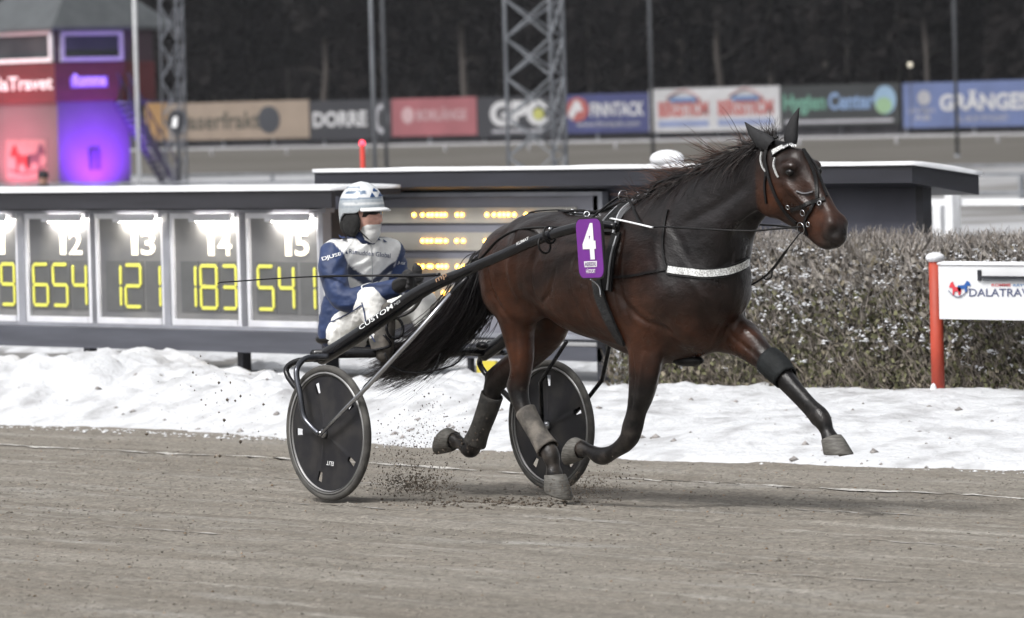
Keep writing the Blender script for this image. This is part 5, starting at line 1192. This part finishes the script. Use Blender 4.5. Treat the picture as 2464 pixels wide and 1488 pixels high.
cx=float(atD(990,1185,29).x); X=r.normal(.75,.28,n); Y=r.normal(.5,.25,n)
scatter('loose_clods',np.stack([X,Y,track_z(X,Y)+.004],1),.003+.010*r.random(n)**3,CLOD,'dark sand clods churned up beside the landing hoof','sand',7)
# ------------------------------------------------------------------ background: advertising boards along the far straight
YA=200.0
def bp(px,py,off=.0): p=at(px,py,YA); return Vector((p.x,YA-off,p.z))
def flat(name,base,em=0): return pmat(name,tuple(c*.62 for c in base),.6,var=.14,scale=.5)  # banner colours scaled down, painting in the dimmer light of the far straight
def board(label,x0,x1,yt,yb,color,mname,lift=0):
    xm=(x0+x1)/2; a=bp(x0,yb); b=bp(x1,yt); zt_=bp(xm,yt).z; zb_=bp(xm,yb).z
    t=thing('advertising_board',label,'billboard',((a.x+b.x)/2,YA,zb_-.9),'advertising boards along the far straight')
    boxo('board_panel',(a.x+.03,YA,zb_),(b.x-.03,YA+.12,zt_),flat(mname,color),t)
    n=max(2,int((b.x-a.x)/3.2)); mb=None
    for k in range(n):
        x=a.x+.3+(b.x-a.x-.6)*k/(n-1); boxo('board_post',(x-.06,YA+.125,-.25),(x+.06,YA+.25,zt_-.05),BLACKW(),t)
    return t
def btext(t,s,x0,y0,x1,y1,mat,bold=.02):
    xm=(x0+x1)/2; zb_=bp(xm,y1).z; zt_=bp(xm,y0).z; a=bp(x0,y1).x; b=bp(x1,y1).x
    return text_quad('board_lettering',s,(a,YA-.02,zb_),(b,YA-.02,zb_),(a,YA-.02,zt_),mat,t,bold)
def bdisc(t,name,x,y,rx,ry,mat,off=.02,n=24):
    c=bp(x,y); ex=abs(bp(x+rx,y).x-c.x); ez=abs(bp(x,y+ry).z-c.z)
    return poly(name,[(c.x+ex*math.cos(2*math.pi*i/n),YA-off,c.z+ez*math.sin(2*math.pi*i/n)) for i in range(n)],mat,t,.01)
def bbar(t,name,x0,y0,x1,y1,mat,off=.012):
    xm=(x0+x1)/2; return boxo(name,(bp(x0,y1).x,YA-off-.01,bp(xm,y1).z),(bp(x1,y1).x,YA-.002,bp(xm,y0).z),mat,t)
PW=flat('banner_white',(.70,.70,.72)); PG=flat('banner_pale_grey',(.48,.48,.52)); PD=flat('banner_charcoal',(.035,.036,.042))
t=board('tan advertising board with dark lettering and a charcoal circle',350,743,246,336,(.38,.30,.235),'banner_tan'); 
bbar(t,'orange_field',352,247,402,336,flat('banner_orange',(.42,.24,.09)))
btext(t,'laserfrakt',446,269,628,312,flat('banner_dark_print',(.10,.09,.07))); bdisc(t,'circle_emblem',648,288,26,33,flat('banner_slate',(.055,.06,.075)),.03); bdisc(t,'circle_emblem',428,293,26,31,PD,.02); poly('emblem_mark',[bp(412,312,.035),bp(428,272,.035),bp(446,312,.035)],PW,t,.005)
t=board('charcoal advertising board with white capitals, directly left of the pink board',746,940,241,336,(.035,.036,.045),'banner_black_blue'); btext(t,'DORRE',754,268,884,306,PW,.04); bdisc(t,'shield_emblem',919,286,16,36,PG); bdisc(t,'shield_emblem',919,286,9,24,PD,.035)
t=board('faded pink red advertising board with pale lettering and a round crest',943,1146,236,327,(.40,.13,.15),'banner_pink'); btext(t,'BORLÄNGE',1004,258,1124,290,flat('banner_pink_print',(.60,.40,.42)),.03); bdisc(t,'crest_emblem',982,278,15,20,flat('banner_pink_print',(0,0,0)))
t=board('charcoal advertising board with three big white letters and a yellow dot',1149,1355,232,330,(.035,.036,.045),'banner_black_blue'); btext(t,'GPC',1180,242,1318,304,PW,.05); bdisc(t,'yellow_dot',1297,275,13,14,flat('banner_yellow',(.55,.55,.16)),.035); bbar(t,'small_lettering_line',1185,312,1310,319,PG)
t=board('navy blue advertising board with white lettering and a red horse head badge',1357,1560,226,320,(.055,.065,.20),'banner_navy'); btext(t,'FINNTACK',1421,246,1551,280,PW,.03); btext(t,'www.finntack.com',1388,290,1540,305,PG,.01); bdisc(t,'badge',1390,264,27,29,flat('banner_badge_red',(.45,.12,.11)),.02); poly('badge_horse',[bp(1368,276,.04),bp(1384,242,.04),bp(1396,246,.04),bp(1404,268,.04),bp(1390,268,.04),bp(1378,290,.04)],PW,t,.005)
t=board('white advertising board with red lettering under two house roof emblems',1563,1876,211,316,(.62,.62,.64),'banner_offwhite')
for k,(a,b) in enumerate(((1585,1706),(1728,1862))):
    btext(t,'BERGSTRÖM',a,236-k*4,b,282-k*4,flat('banner_red_print',(.50,.15,.14)),.05); bbar(t,'blue_lettering_line',a,290-k*4,b,306-k*4,flat('banner_blue_print',(.28,.33,.52)))
    m_=(a+b)/2; bbar(t,'roof_emblem',m_-32,234-k*4,m_+32,246-k*4,flat('banner_mid_blue',(.16,.25,.46)),.05); arcp=[bp(m_-40+80*q,238-k*4-20*math.sin(math.pi*q),.05) for q in np.linspace(0,1,9)]; MB().tube(arcp,.06,5).obj('roof_emblem',flat('banner_faded_red',(.50,.30,.30)),t)
t=board('charcoal advertising board with green and blue lettering and an oval emblem',1879,2165,203,304,(.032,.036,.038),'banner_black_green'); btext(t,'Hygien',1886,226,1988,278,flat('banner_green_print',(.15,.34,.26)),.04); btext(t,'Center',1994,222,2104,264,flat('banner_sky_print',(.24,.36,.58)),.04)
bdisc(t,'oval_emblem',2130,241,27,35,flat('banner_sky',(.30,.45,.62))); bdisc(t,'oval_emblem',2128,254,20,20,flat('banner_leaf',(.32,.50,.30)),.04); bbar(t,'small_lettering_line',1890,288,2150,296,PG)
t=board('mid blue advertising board with big white capitals at far right',2173,2560,195,305,(.15,.20,.40),'banner_blue'); btext(t,'GRÄNGES',2262,216,2478,266,PW,.04); btext(t,'TEL. 08-30 TRYGGHET',2296,278,2428,292,PG,.01); bdisc(t,'knot_emblem',2224,236,16,18,PG); btext(t,'LANTMÄN',2185,258,2250,272,PG,.01); btext(t,'AB',2200,276,2240,290,PG,.01)
# dark plank fence under and behind the boards
xa=bp(300,340).x; xb=bp(2650,320).x; zf1=bp(1400,300).z
fence=thing('plank_fence','low dark plank fence under the advertising boards','fence',((xa+xb)/2,YA+.35,.4))
me_=None; x=xa; k=0
while x<xb:
    wd=.9; h_=random.uniform(-.02,.02); boxo('plank',(x,YA+.30,-.3),(x+wd-.03,YA+.36,zf1+h_),pmat('dark_fence_wood',s2l(58,57,62),.8,var=.35,scale=.8,stretch=(1,1,.2)),fence); x+=wd
for x in np.arange(xa,xb,5.4): boxo('fence_post',(x-.09,YA+.18,-.3),(x+.09,YA+.29,zf1-.2),GALV(),fence)
# ------------------------------------------------------------------ forest
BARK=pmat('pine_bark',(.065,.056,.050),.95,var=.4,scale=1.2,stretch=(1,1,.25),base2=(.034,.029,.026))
NEED=pmat('night_dimmed_needles',(.010,.0085,.0085),.95,var=.5,scale=.6,spec=.1); NEED2=pmat('night_dimmed_birch_twigs',(.016,.0145,.014),.95,var=.5,scale=.6,spec=.1)  # foliage colours lowered so the wood looks unlit under the even sky
def leaf_cloud(n,zlo,zhi,rfun,seed,size):
    r=np.random.default_rng(seed); z=zlo+(zhi-zlo)*r.random(n); a=r.random(n)*6.283; q=r.random(n)**.5*rfun((z-zlo)/(zhi-zlo)); C=np.stack([q*np.cos(a),q*np.sin(a),z-.25*q],1)
    u=np.stack([np.cos(a),np.sin(a),-.35+.4*r.normal(size=n)],1); u/=np.linalg.norm(u,axis=1)[:,None]; v=np.cross(u,r.normal(size=(n,3))); v/=np.linalg.norm(v,axis=1)[:,None]; L=size*(.5+r.random(n))[:,None]
    V=np.stack([C-u*L*.6-v*L*.10,C-u*L*.6+v*L*.10,C+u*L*.6+v*L*.32,C+u*L*.6-v*L*.32],1).reshape(-1,3); return V,np.arange(4*n).reshape(-1,4)
crowns=[]
for k in range(5):
    spruce=k<3
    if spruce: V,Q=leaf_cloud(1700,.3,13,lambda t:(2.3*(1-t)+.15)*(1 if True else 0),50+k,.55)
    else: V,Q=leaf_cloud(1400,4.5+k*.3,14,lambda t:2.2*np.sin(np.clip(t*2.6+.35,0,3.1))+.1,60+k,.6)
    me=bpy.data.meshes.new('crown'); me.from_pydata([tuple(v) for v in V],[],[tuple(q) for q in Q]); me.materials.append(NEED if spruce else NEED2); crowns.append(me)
trunks=[]
for k in range(4):
    r=np.random.default_rng(70+k); ps=[(r.normal(0,.06)*j,r.normal(0,.06)*j,-.5+14.5*j/7) for j in range(8)]; ra=[(.13+.03*k)*(1-.75*j/7) for j in range(8)]; mb=MB().tube(ps,ra,8)
    for z in (3.5,5,6.2,7.4): 
        a=r.random()*6.28; mb.tube([(0,0,z),(math.cos(a)*.9,math.sin(a)*.9,z+.35),(math.cos(a)*1.6,math.sin(a)*1.6,z+.3)],[.05,.03,.012],5)
    me=bpy.data.meshes.new('trunk'); me.from_pydata(mb.V,[],mb.F); me.materials.append(BARK); trunks.append(me)
spots=[(700,'p'),(860,'s'),(1060,'s'),(1200,'s'),(1420,'s'),(1500,'s'),(1635,'p'),(1740,'p'),(1800,'p'),(1910,'p'),(1985,'p'),(2080,'s'),(2160,'s'),(2235,'p'),(2420,'p'),(2330,'s'),(520,'p'),(610,'s'),(980,'p'),(1120,'p'),(1330,'s'),(1570,'s'),(1680,'s'),(1860,'s'),(2040,'s'),(2300,'p'),(440,'s'),(780,'p'),(920,'s'),(1280,'p'),(2110,'p'),(2380,'s'),(2480,'s'),(330,'s'),(240,'s'),(100,'s'),(20,'s'),(-60,'s')]
BOARDS=[(-400,345,'judges tower'),(345,745,'tan board'),(745,942,'charcoal board left of the pink one'),(942,1148,'pink board'),(1148,1356,'charcoal board with yellow dot'),(1356,1562,'navy board'),(1562,1878,'white board'),(1878,2170,'charcoal board with oval emblem'),(2170,2900,'mid blue board')]
ORD=['leftmost','second from left','third from left','fourth from left','fifth from left','sixth from left']
def tree_label(px,kind):
    for a,b,nm in BOARDS:
        if a<=px<b:
            same=sorted(x for x,k in spots if k==kind and a<=x<b); pos='' if len(same)==1 else ', '+ORD[same.index(px)]
            return ('bare trunked pine' if kind=='p' else 'dark spruce')+' behind the '+nm+pos
rr=np.random.default_rng(31)
for i,(px,kind) in enumerate(spots):
    Yt=206+rr.random()*14; p=at(px,330,Yt); sc_=.85+.4*rr.random()
    nm='pine_tree' if kind=='p' else 'spruce_tree'
    lab=tree_label(px,kind)
    t=thing(nm,lab,'tree',(p.x,Yt,.35),'pines behind the boards' if kind=='p' else 'spruces behind the boards')
    for nmn,me in (('trunk',trunks[i%4]),('crown',crowns[(i%3) if kind=='s' else 3+i%2])):
        o=bpy.data.objects.new(nmn,me); COL.objects.link(o); o.parent=t; o.scale=(sc_,sc_,sc_*1.1); o.rotation_euler=(0,0,rr.random()*6)
n=26000; r=np.random.default_rng(77); s=r.random(n); pxs=-150+2800*s; Yt=222+18*r.random(n)
P=np.array([list(at(x,330,y)) for x,y in zip(pxs[:400],Yt[:400])])
# the wood goes on behind as one mass, laid out along the same line as the fence
x_lo=bp(-300,330).x-60; x_hi=bp(2700,330).x+10
C=np.stack([r.uniform(x_lo,x_hi,n),222+20*r.random(n),.2+17*r.random(n)**.9],1); u=r.normal(size=(n,3)); u/=np.linalg.norm(u,axis=1)[:,None]; v=np.cross(u,r.normal(size=(n,3))); v/=np.linalg.norm(v,axis=1)[:,None]; L=(.5+.9*r.random(n))[:,None]
V=np.stack([C-u*L-v*L*.5,C-u*L+v*L*.5,C+u*L+v*L*.7,C+u*L-v*L*.7],1).reshape(-1,3)
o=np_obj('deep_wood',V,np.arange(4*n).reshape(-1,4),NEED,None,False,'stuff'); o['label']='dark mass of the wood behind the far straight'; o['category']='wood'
# ------------------------------------------------------------------ masts and poles
def pole(name,label,px,ytop,ybot,depth,wpx,mat,cat='pole',group=None,low=-.65):
    b=atD(px+(ybot-0)*.026,ybot,depth); r_=wpx/2*depth/FP; top=b.z+14
    t=thing(name,label,cat,(b.x,b.y,low),group)
    MB().tube([(b.x,b.y,low),(b.x,b.y,5),(b.x,b.y,14)],[r_,r_*.95,r_*.8],10).obj('shaft',mat,t,True); MB().tube([(b.x,b.y,low),(b.x,b.y,low+.25)],r_*1.7,10).obj('base_flange',GALV(),t,True)
    return t
pole('flag_pole','white painted pole standing beside the lit judges tower',324,0,455,150,10,WHITEP())
pole('light_pole','slim galvanised pole behind the left end of the results board',892,0,395,120,11,GALV())
pole('light_pole','grey pole rising in front of the mid blue board at far right',2294,0,370,230,9,pmat('dull_pole',(.07,.075,.085),.6,var=.2))
pole('light_pole','dim grey pole just right of the slim galvanised pole, before the pink board',920,0,390,215,10,pmat('dull_pole',(.1,.1,.1)))
pole('light_pole','dim grey pole standing left of the white board',1562,0,370,230,9,pmat('dull_pole',(.1,.1,.1)))
def lattice(label,xl_,xr_,side_px,ybot,depth,mat,bay_px,thick):
    f=depth/FP; a=atD(xl_+ybot*.026,ybot,depth); b=atD(xr_+ybot*.026,ybot,depth); a.z=b.z=-.65
    u=(b-a); wd=u.length; u.normalize(); back=Vector((_f0.x,_f0.y,0)).normalized(); c3=b+Vector((_r0.x,_r0.y,0))*side_px*f+back*wd*.9; c4=a+Vector((_r0.x,_r0.y,0))*side_px*f+back*wd*.9
    t=thing('lattice_mast',label,'mast',((a+c3)/2)); H_=13; rl=thick
    legs=[a,b,c3]
    for l in legs: MB().tube([l,l+Vector((0,0,H_))],rl,8).obj('leg',mat,t,True)
    bay=bay_px*f; nb=int(H_/bay)
    for i in range(3):
        p,q=legs[i],legs[(i+1)%3]
        for k in range(nb):
            z0,z1=Vector((0,0,k*bay+.3)),Vector((0,0,(k+1)*bay+.3))
            for s,e in (((p+z0),(q+z1)),((q+z0),(p+z1))): MB().bar(s,e,rl*.95,rl*.95).obj('brace',mat,t)
    return t
lattice('large galvanised lattice floodlight mast rising behind the results board',1213,1322,32,400,150,GALV(),95,.046)
lattice('thin galvanised lattice mast beside the white flag pole',384,424,14,455,175,pmat('dull_galvanised',(.20,.21,.24),.6,.2,var=.2),90,.028)
t=pole('marker_post','red marker post with a glowing red lamp above the results board roof',866,345,402,60,13,pmat('marker_red',s2l(190,50,38),.6,var=.15),'marker')
for o in list(t.children): bpy.data.objects.remove(o)
b=atD(873,400,60); tp_=atD(867,350,60)
MB().tube([(b.x,b.y,-.6),(b.x,b.y,tp_.z)],.027,10).obj('shaft',pmat('marker_red',(0,0,0)),t,True); MB().ball((b.x,b.y,tp_.z+.02),(.033,.033,.036),12,8).obj('red_lamp',pmat('red_lamp',(.8,.05,.06),.4,emit=(1,.05,.10),estr=3),t,True)
p=atD(2190,157,300); t=thing('yard_lamp','tiny warm lamp glowing in the dark wood, upper right','lamp',(p.x,p.y,.3)); MB().tube([(p.x,p.y,.3),(p.x,p.y,p.z)],.025,6).obj('lamp_post',BARK,t); MB().ball(p,(.13,.13,.13),10,7).obj('lamp_bulb',pmat('lamp_bulb',(.9,.85,.7),.5,emit=(1,.9,.7),estr=.35),t,True)
# round signal on a thin post, left
p=atD(426,293,160); g=atD(440,450,160); t=thing('round_signal','round dark signal disc on a thin post before the tan board','signal',(p.x,p.y,-.6)); MB().tube([(p.x,p.y,-.6),(p.x,p.y,p.z-.3)],.035,8).obj('post',BLACKW(),t,True)
MB().lathe([(0,-.03),(.30,-.03),(.30,.03),(0,.03)],(p.x,p.y,p.z),n=24).obj('disc',BLACKW(),t); poly('white_mark',[(p.x-.2,p.y-.05,p.z-.16),(p.x+.05,p.y-.05,p.z-.16),(p.x+.1,p.y-.05,p.z+.15),(p.x-.1,p.y-.05,p.z+.12)],PRINTW(),t,.004)
# ------------------------------------------------------------------ rails of the infield and the far track
def rail(label,Y,z,x0,x1,th,mat,step,low,posts_w=.05,mid=False,name='rail_fence'):
    t=thing(name,label,'fence',((x0+x1)/2,Y,low)); boxo('rail',(x0,Y-th/2,z-th/2),(x1,Y+th/2,z+th/2),mat,t)
    if mid: boxo('rail',(x0,Y-th/2,z-.42-th/2),(x1,Y+th/2,z-.42+th/2),mat,t)
    for x in np.arange(x0+.5,x1,step): boxo('post',(x-posts_w,Y-th/2-.012,low),(x+posts_w,Y+th/2+.012,z-th/2-.003),mat,t)
p=atD(2310,487,57); rail('white board rail with square posts at right, beyond the hedge',p.y,p.z,p.x-26,p.x+9,.065,WHITEP(),4.2,-.55,.055)
t_=bpy.data.objects[-1] if False else None
tt=thing('rail_post','thick white post of the board rail, right of results board','post',(p.x,p.y-.1,-.5)); boxo('post',(p.x-.055,p.y-.16,-.5),(p.x+.055,p.y-.05,p.z+.13),WHITEP(),tt); boxo('snow_cap',(p.x-.06,p.y-.165,p.z+.131),(p.x+.06,p.y-.045,p.z+.16),SNOW(),tt)
p=atD(2420,420,128); rail('thin grey pipe rail across the snowy infield',p.y,p.z,p.x-90,p.x+12,.07,GALV(),5.0,-.65,.045,True)
p=atD(2400,398,185); rail('far grey pipe rail along the inner edge of the far track',p.y,p.z,p.x-130,p.x+18,.08,GALV(),6.0,-.62,.05)
p=atD(2420,350,268); rail('pale rail along the outer edge of the far track',p.y,.10,p.x-190,p.x+25,.10,pmat('pale_rail',(.4,.4,.42),.6,var=.2),7.0,-.35,.06)
# ------------------------------------------------------------------ judges' tower, left
DT=195.0; k_=DT/FP
cor=atD(139,300,DT)                                   # near vertical corner
def zz(y,x=139): return atD(x+ (y-300)*.026,y,DT).z
tw=thing('judges_tower','two storey judges tower lit red and purple, far left','tower',(cor.x-2,cor.y+1.5,-.6))
WL=4.6; WR=3.0; WRu=4.1
z0,z1,z2,z3=-.62,zz(246),zz(152),zz(66)
def tbox(name,x0,y0,z0_,x1,y1,z1_,mat,parent=None): return boxo(name,(cor.x+x0,cor.y+y0,z0_),(cor.x+x1,cor.y+y1,z1_),mat,parent or tw)
tbox('lower_wall',-WL,0,z0,0,WR,z1,pmat('night_dimmed_plaster',(.09,.085,.09),.8,var=.10,scale=.8))  # plaster painted dark to suggest night, leaving the coloured washers dominant
tbox('sign_band',-WL-.03,-.10,z1+.002,.06,WRu,z2,pmat('dark_red_boards',(.10,.018,.022),.7,var=.2,scale=1,stretch=(1,1,6)))
tbox('upper_wall',-WL-.02,-.06,z2+.002,.03,WRu-.04,z3,pmat('purple_grey_boards',(.05,.028,.04),.7,var=.2,scale=1))
PANE=pmat('window_pane',(.03,.035,.04),.12,var=.4,scale=.6,base2=(.06,.065,.07))
def win(x0,x1,za,zb,face):
    fw=.14
    if face=='front':
        g=tbox('window',x0+fw,-.075,za+fw,x1-fw,-.062,zb-fw,PANE)
        for a,b,c,d in ((x0,za,x1,za+fw),(x0,zb-fw,x1,zb),(x0,za+fw,x0+fw,zb-fw),(x1-fw,za+fw,x1,zb-fw)): tbox('window_frame',a,-.16,b,c,-.064,d,WHITEP(),g)
    else:
        g=tbox('window',.032,x0+fw,za+fw,.045,x1-fw,zb-fw,PANE)
        for a,b,c,d in ((x0,za,x1,za+fw),(x0,zb-fw,x1,zb),(x0,za+fw,x0+fw,zb-fw),(x1-fw,za+fw,x1,zb-fw)): tbox('window_frame',.033,a,b,.13,c,d,pmat('lilac_frame',(.45,.42,.50),.5,var=.1),g)
win(-WL+.2,-.05,zz(149),zz(73),'front'); win(.15,2.75,zz(149),zz(77),'side')
# hipped roof with wide eaves
ev=.9; ze=z3; pk=Vector((cor.x-WL/2,cor.y+WRu/2,z3+2.3)); x0,x1,y0,y1=cor.x-WL-ev,cor.x+ev*.25,cor.y-ev*.3,cor.y+WRu+ev
V=[(x0,y0,ze),(x1,y0,ze),(x1,y1,ze),(x0,y1,ze),(pk.x-.8,pk.y,pk.z),(pk.x+.8,pk.y,pk.z),(x0,y0,ze-.12),(x1,y0,ze-.12),(x1,y1,ze-.12),(x0,y1,ze-.12)]
new_obj('roof',V,[(0,1,5,4),(1,2,5),(2,3,4,5),(3,0,4),(0,6,7,1),(1,7,8,2),(2,8,9,3),(3,9,6,0),(6,9,8,7)],pmat('slate_roof',(.065,.072,.078),.7,var=.2,scale=2),tw)
def txt_face(s,face,a0,a1,za,zb,mat):
    if face=='front': return text_quad('tower_lettering',s,(cor.x+a0,cor.y-.12,za),(cor.x+a1,cor.y-.12,za),(cor.x+a0,cor.y-.12,zb),mat,tw,.02)
    return text_quad('tower_lettering',s,(cor.x+.08,cor.y+a0,za),(cor.x+.08,cor.y+a1,za),(cor.x+.08,cor.y+a0,zb),mat,tw,.03)
sx=lambda px:(px-139)*k_/.629; sy=lambda px:(px-139)*k_/.777
txt_face('DalaTravet','front',sx(-62),sx(136),zz(215),zz(182),PRINTW())
sgb=tbox('sign_plate',.062,sy(168),zz(212),.075,sy(252),zz(186),pmat('purple_sign_plate',(.16,.09,.35),.5,emit=(.25,.12,.9),estr=.5)); txt_face('Romme','side',sy(174),sy(248),zz(209),zz(179),pmat('lilac_print',(.5,.4,.8),.5,emit=(.45,.25,1),estr=.7))
pl=tbox('emblem_panel',sx(0),-.03,zz(428),sx(108),-.002,zz(334),pmat('emblem_panel',(.16,.13,.13),.6))
def tf(px,py): return (cor.x+sx(px),cor.y-.035,zz(py))
horse_logo('horse_emblem',10,346,62,415,tf,pmat('tower_red',(.14,.008,.012),.5),tw); horse_logo('horse_emblem',54,344,106,412,tf,pmat('tower_blue',(.012,.012,.03),.5),tw,True)
MB().tube([Vector(tf(8+98*q,408+14*math.sin(math.pi*q)-10*q)) for q in np.linspace(0,1,9)],.035,5).obj('emblem_rocker',pmat('tower_blue',(0,0,0)),tw)
tbox('wall_box',.002,sy(208),zz(412),.09,sy(232),zz(360),BLACKW()); 
# coloured wall washer lamps of the tower
def washer(name,loc,tgt,col,e,size):
    l=bpy.data.lights.new(name,'SPOT'); l.energy=e; l.color=col; l.spot_size=math.radians(size); l.spot_blend=.9; l.shadow_soft_size=.15; o=bpy.data.objects.new(name,l); COL.objects.link(o); o.location=loc; o.rotation_euler=(Vector(tgt)-Vector(loc)).to_track_quat('-Z','Y').to_euler(); adopt(o,tw)
washer('red_washer',(cor.x-3.0,cor.y-2.2,z0+.3),(cor.x-2.2,cor.y,z0+1.7),(1,.17,.25),2300,100)
washer('purple_washer',(cor.x+1.5,cor.y+1.5,z0+.5),(cor.x,cor.y+1.45,z0+1.6),(.24,.03,1),2600,125)
tbox('washer_housing',-3.1,-2.3,z0,-2.9,-2.1,z0+.22,BLACKW()); tbox('washer_housing',1.5,1.4,z0,1.7,1.6,z0+.35,BLACKW())
# outside stair on the right of the tower
st=thing('steel_stair','dark steel stair with lilac sheen leaning against the judges tower','stair',(cor.x+2,cor.y+4,-.6))
STM=pmat('stair_steel',(.07,.06,.11),.5,.3,var=.3); a=Vector((cor.x+.05,cor.y+2.5,z1)); b=Vector((cor.x+.35,cor.y+4.3,-.6))
for off in (0,.9):
    o_=Vector((off,-off*.2,0)); MB().bar(a+o_,b+o_,.08,.26).obj('stringer',STM,st); MB().bar(a+o_+Vector((0,0,.95)),b+o_+Vector((0,0,.95)),.05,.05).obj('handrail',STM,st)
    for q in np.linspace(.05,.95,6): pp=a.lerp(b,q)+o_; MB().bar(pp,pp+Vector((0,0,.95)),.04,.04).obj('baluster',STM,st)
for q in np.linspace(.03,.97,16):
    pp=a.lerp(b,q); MB().box((pp.x,pp.y-.14,pp.z),(pp.x+.9,pp.y+.14,pp.z+.04)).obj('tread',pmat('grating',(.25,.25,.28),.6),st)
tbox('landing',.04,2.9,z1-.12,1.4,4.0,z1-.02,STM)
# a bystander seen over the odds board roof
pp=atD(104,428,106); per=thing('person','bystander in dark cap and coat seen over the odds board roof, far left','person',(pp.x,pp.y,-.62))
f=Field((pp.x-.45,pp.y-.45,-.66),(pp.x+.45,pp.y+.45,pp.z+.25),.022); g0=-.62; B=lambda x,y,z: np.array([pp.x+x,pp.y+y,z]); hz=pp.z
f.ball(B(0,0,hz),(.10,.085,.125),k=.03); f.seg(B(0,0,hz-.12),B(0,0,hz-.22),.06,.07,k=.04); f.chain([(B(0,0,hz-.26),.13,.20),(B(0,0,hz-.5),.14,.19),(B(0,0,hz-.75),.14,.18)],k=.05,lat=(.6,.8,0))
lg=(hz-.75-g0)
for s_ in (-1,1):
    f.chain([(B(.6*s_*.09,.8*s_*.09,hz-.78),.10,.10),(B(.6*s_*.1,.8*s_*.1,hz-.78-lg*.5),.075,.075),(B(.6*s_*.1,.8*s_*.1,g0+.08),.055,.055)],k=.03); f.seg(B(.6*s_*.1,.8*s_*.1,g0+.05),B(.6*s_*.1+.1,.8*s_*.1-.1,g0+.04),.05,.045,k=.03)
    f.chain([(B(.6*s_*.2,.8*s_*.2,hz-.28),.06,.06),(B(.6*s_*.26,.8*s_*.26,hz-.52),.05,.05),(B(.6*s_*.2+.1,.8*s_*.2-.1,hz-.68),.04,.04)],k=.03)
V,Q=f.mesh(2); bo=np_obj('body',V,Q,pmat('dark_coat',(1,1,1),.8,attr='Col',var=.2),per); CB=np.tile(np.array([.022,.022,.028]),(len(V),1)); CB[(V[:,2]>hz-.12)&(V[:,2]<hz+.03)]=[.36,.20,.15]; set_col(bo,CB)
MB().ball((pp.x,pp.y,hz+.045),(.115,.10,.10),14,8).obj('cap',pmat('dark_cap',(.015,.013,.018),.8),per,True)

# ------------------------------------------------------------------ thin winter haze
hz_=MB().box((-520,-40,-3),(70,300,22)); hm=bpy.data.materials.new('winter_haze'); hm.use_nodes=True; nn_=hm.node_tree.nodes; nn_.remove(nn_['Principled BSDF']); pv=nn_.new('ShaderNodeVolumePrincipled'); pv.inputs['Color'].default_value=(.92,.93,1,1); pv.inputs['Density'].default_value=.00009; pv.inputs['Anisotropy'].default_value=0.0
hm.node_tree.links.new(pv.outputs[0],nn_['Material Output'].inputs['Volume']); ho=hz_.obj('haze',hm,None,False,'stuff'); ho['label']='thin cold haze over the whole track'; ho['category']='haze'
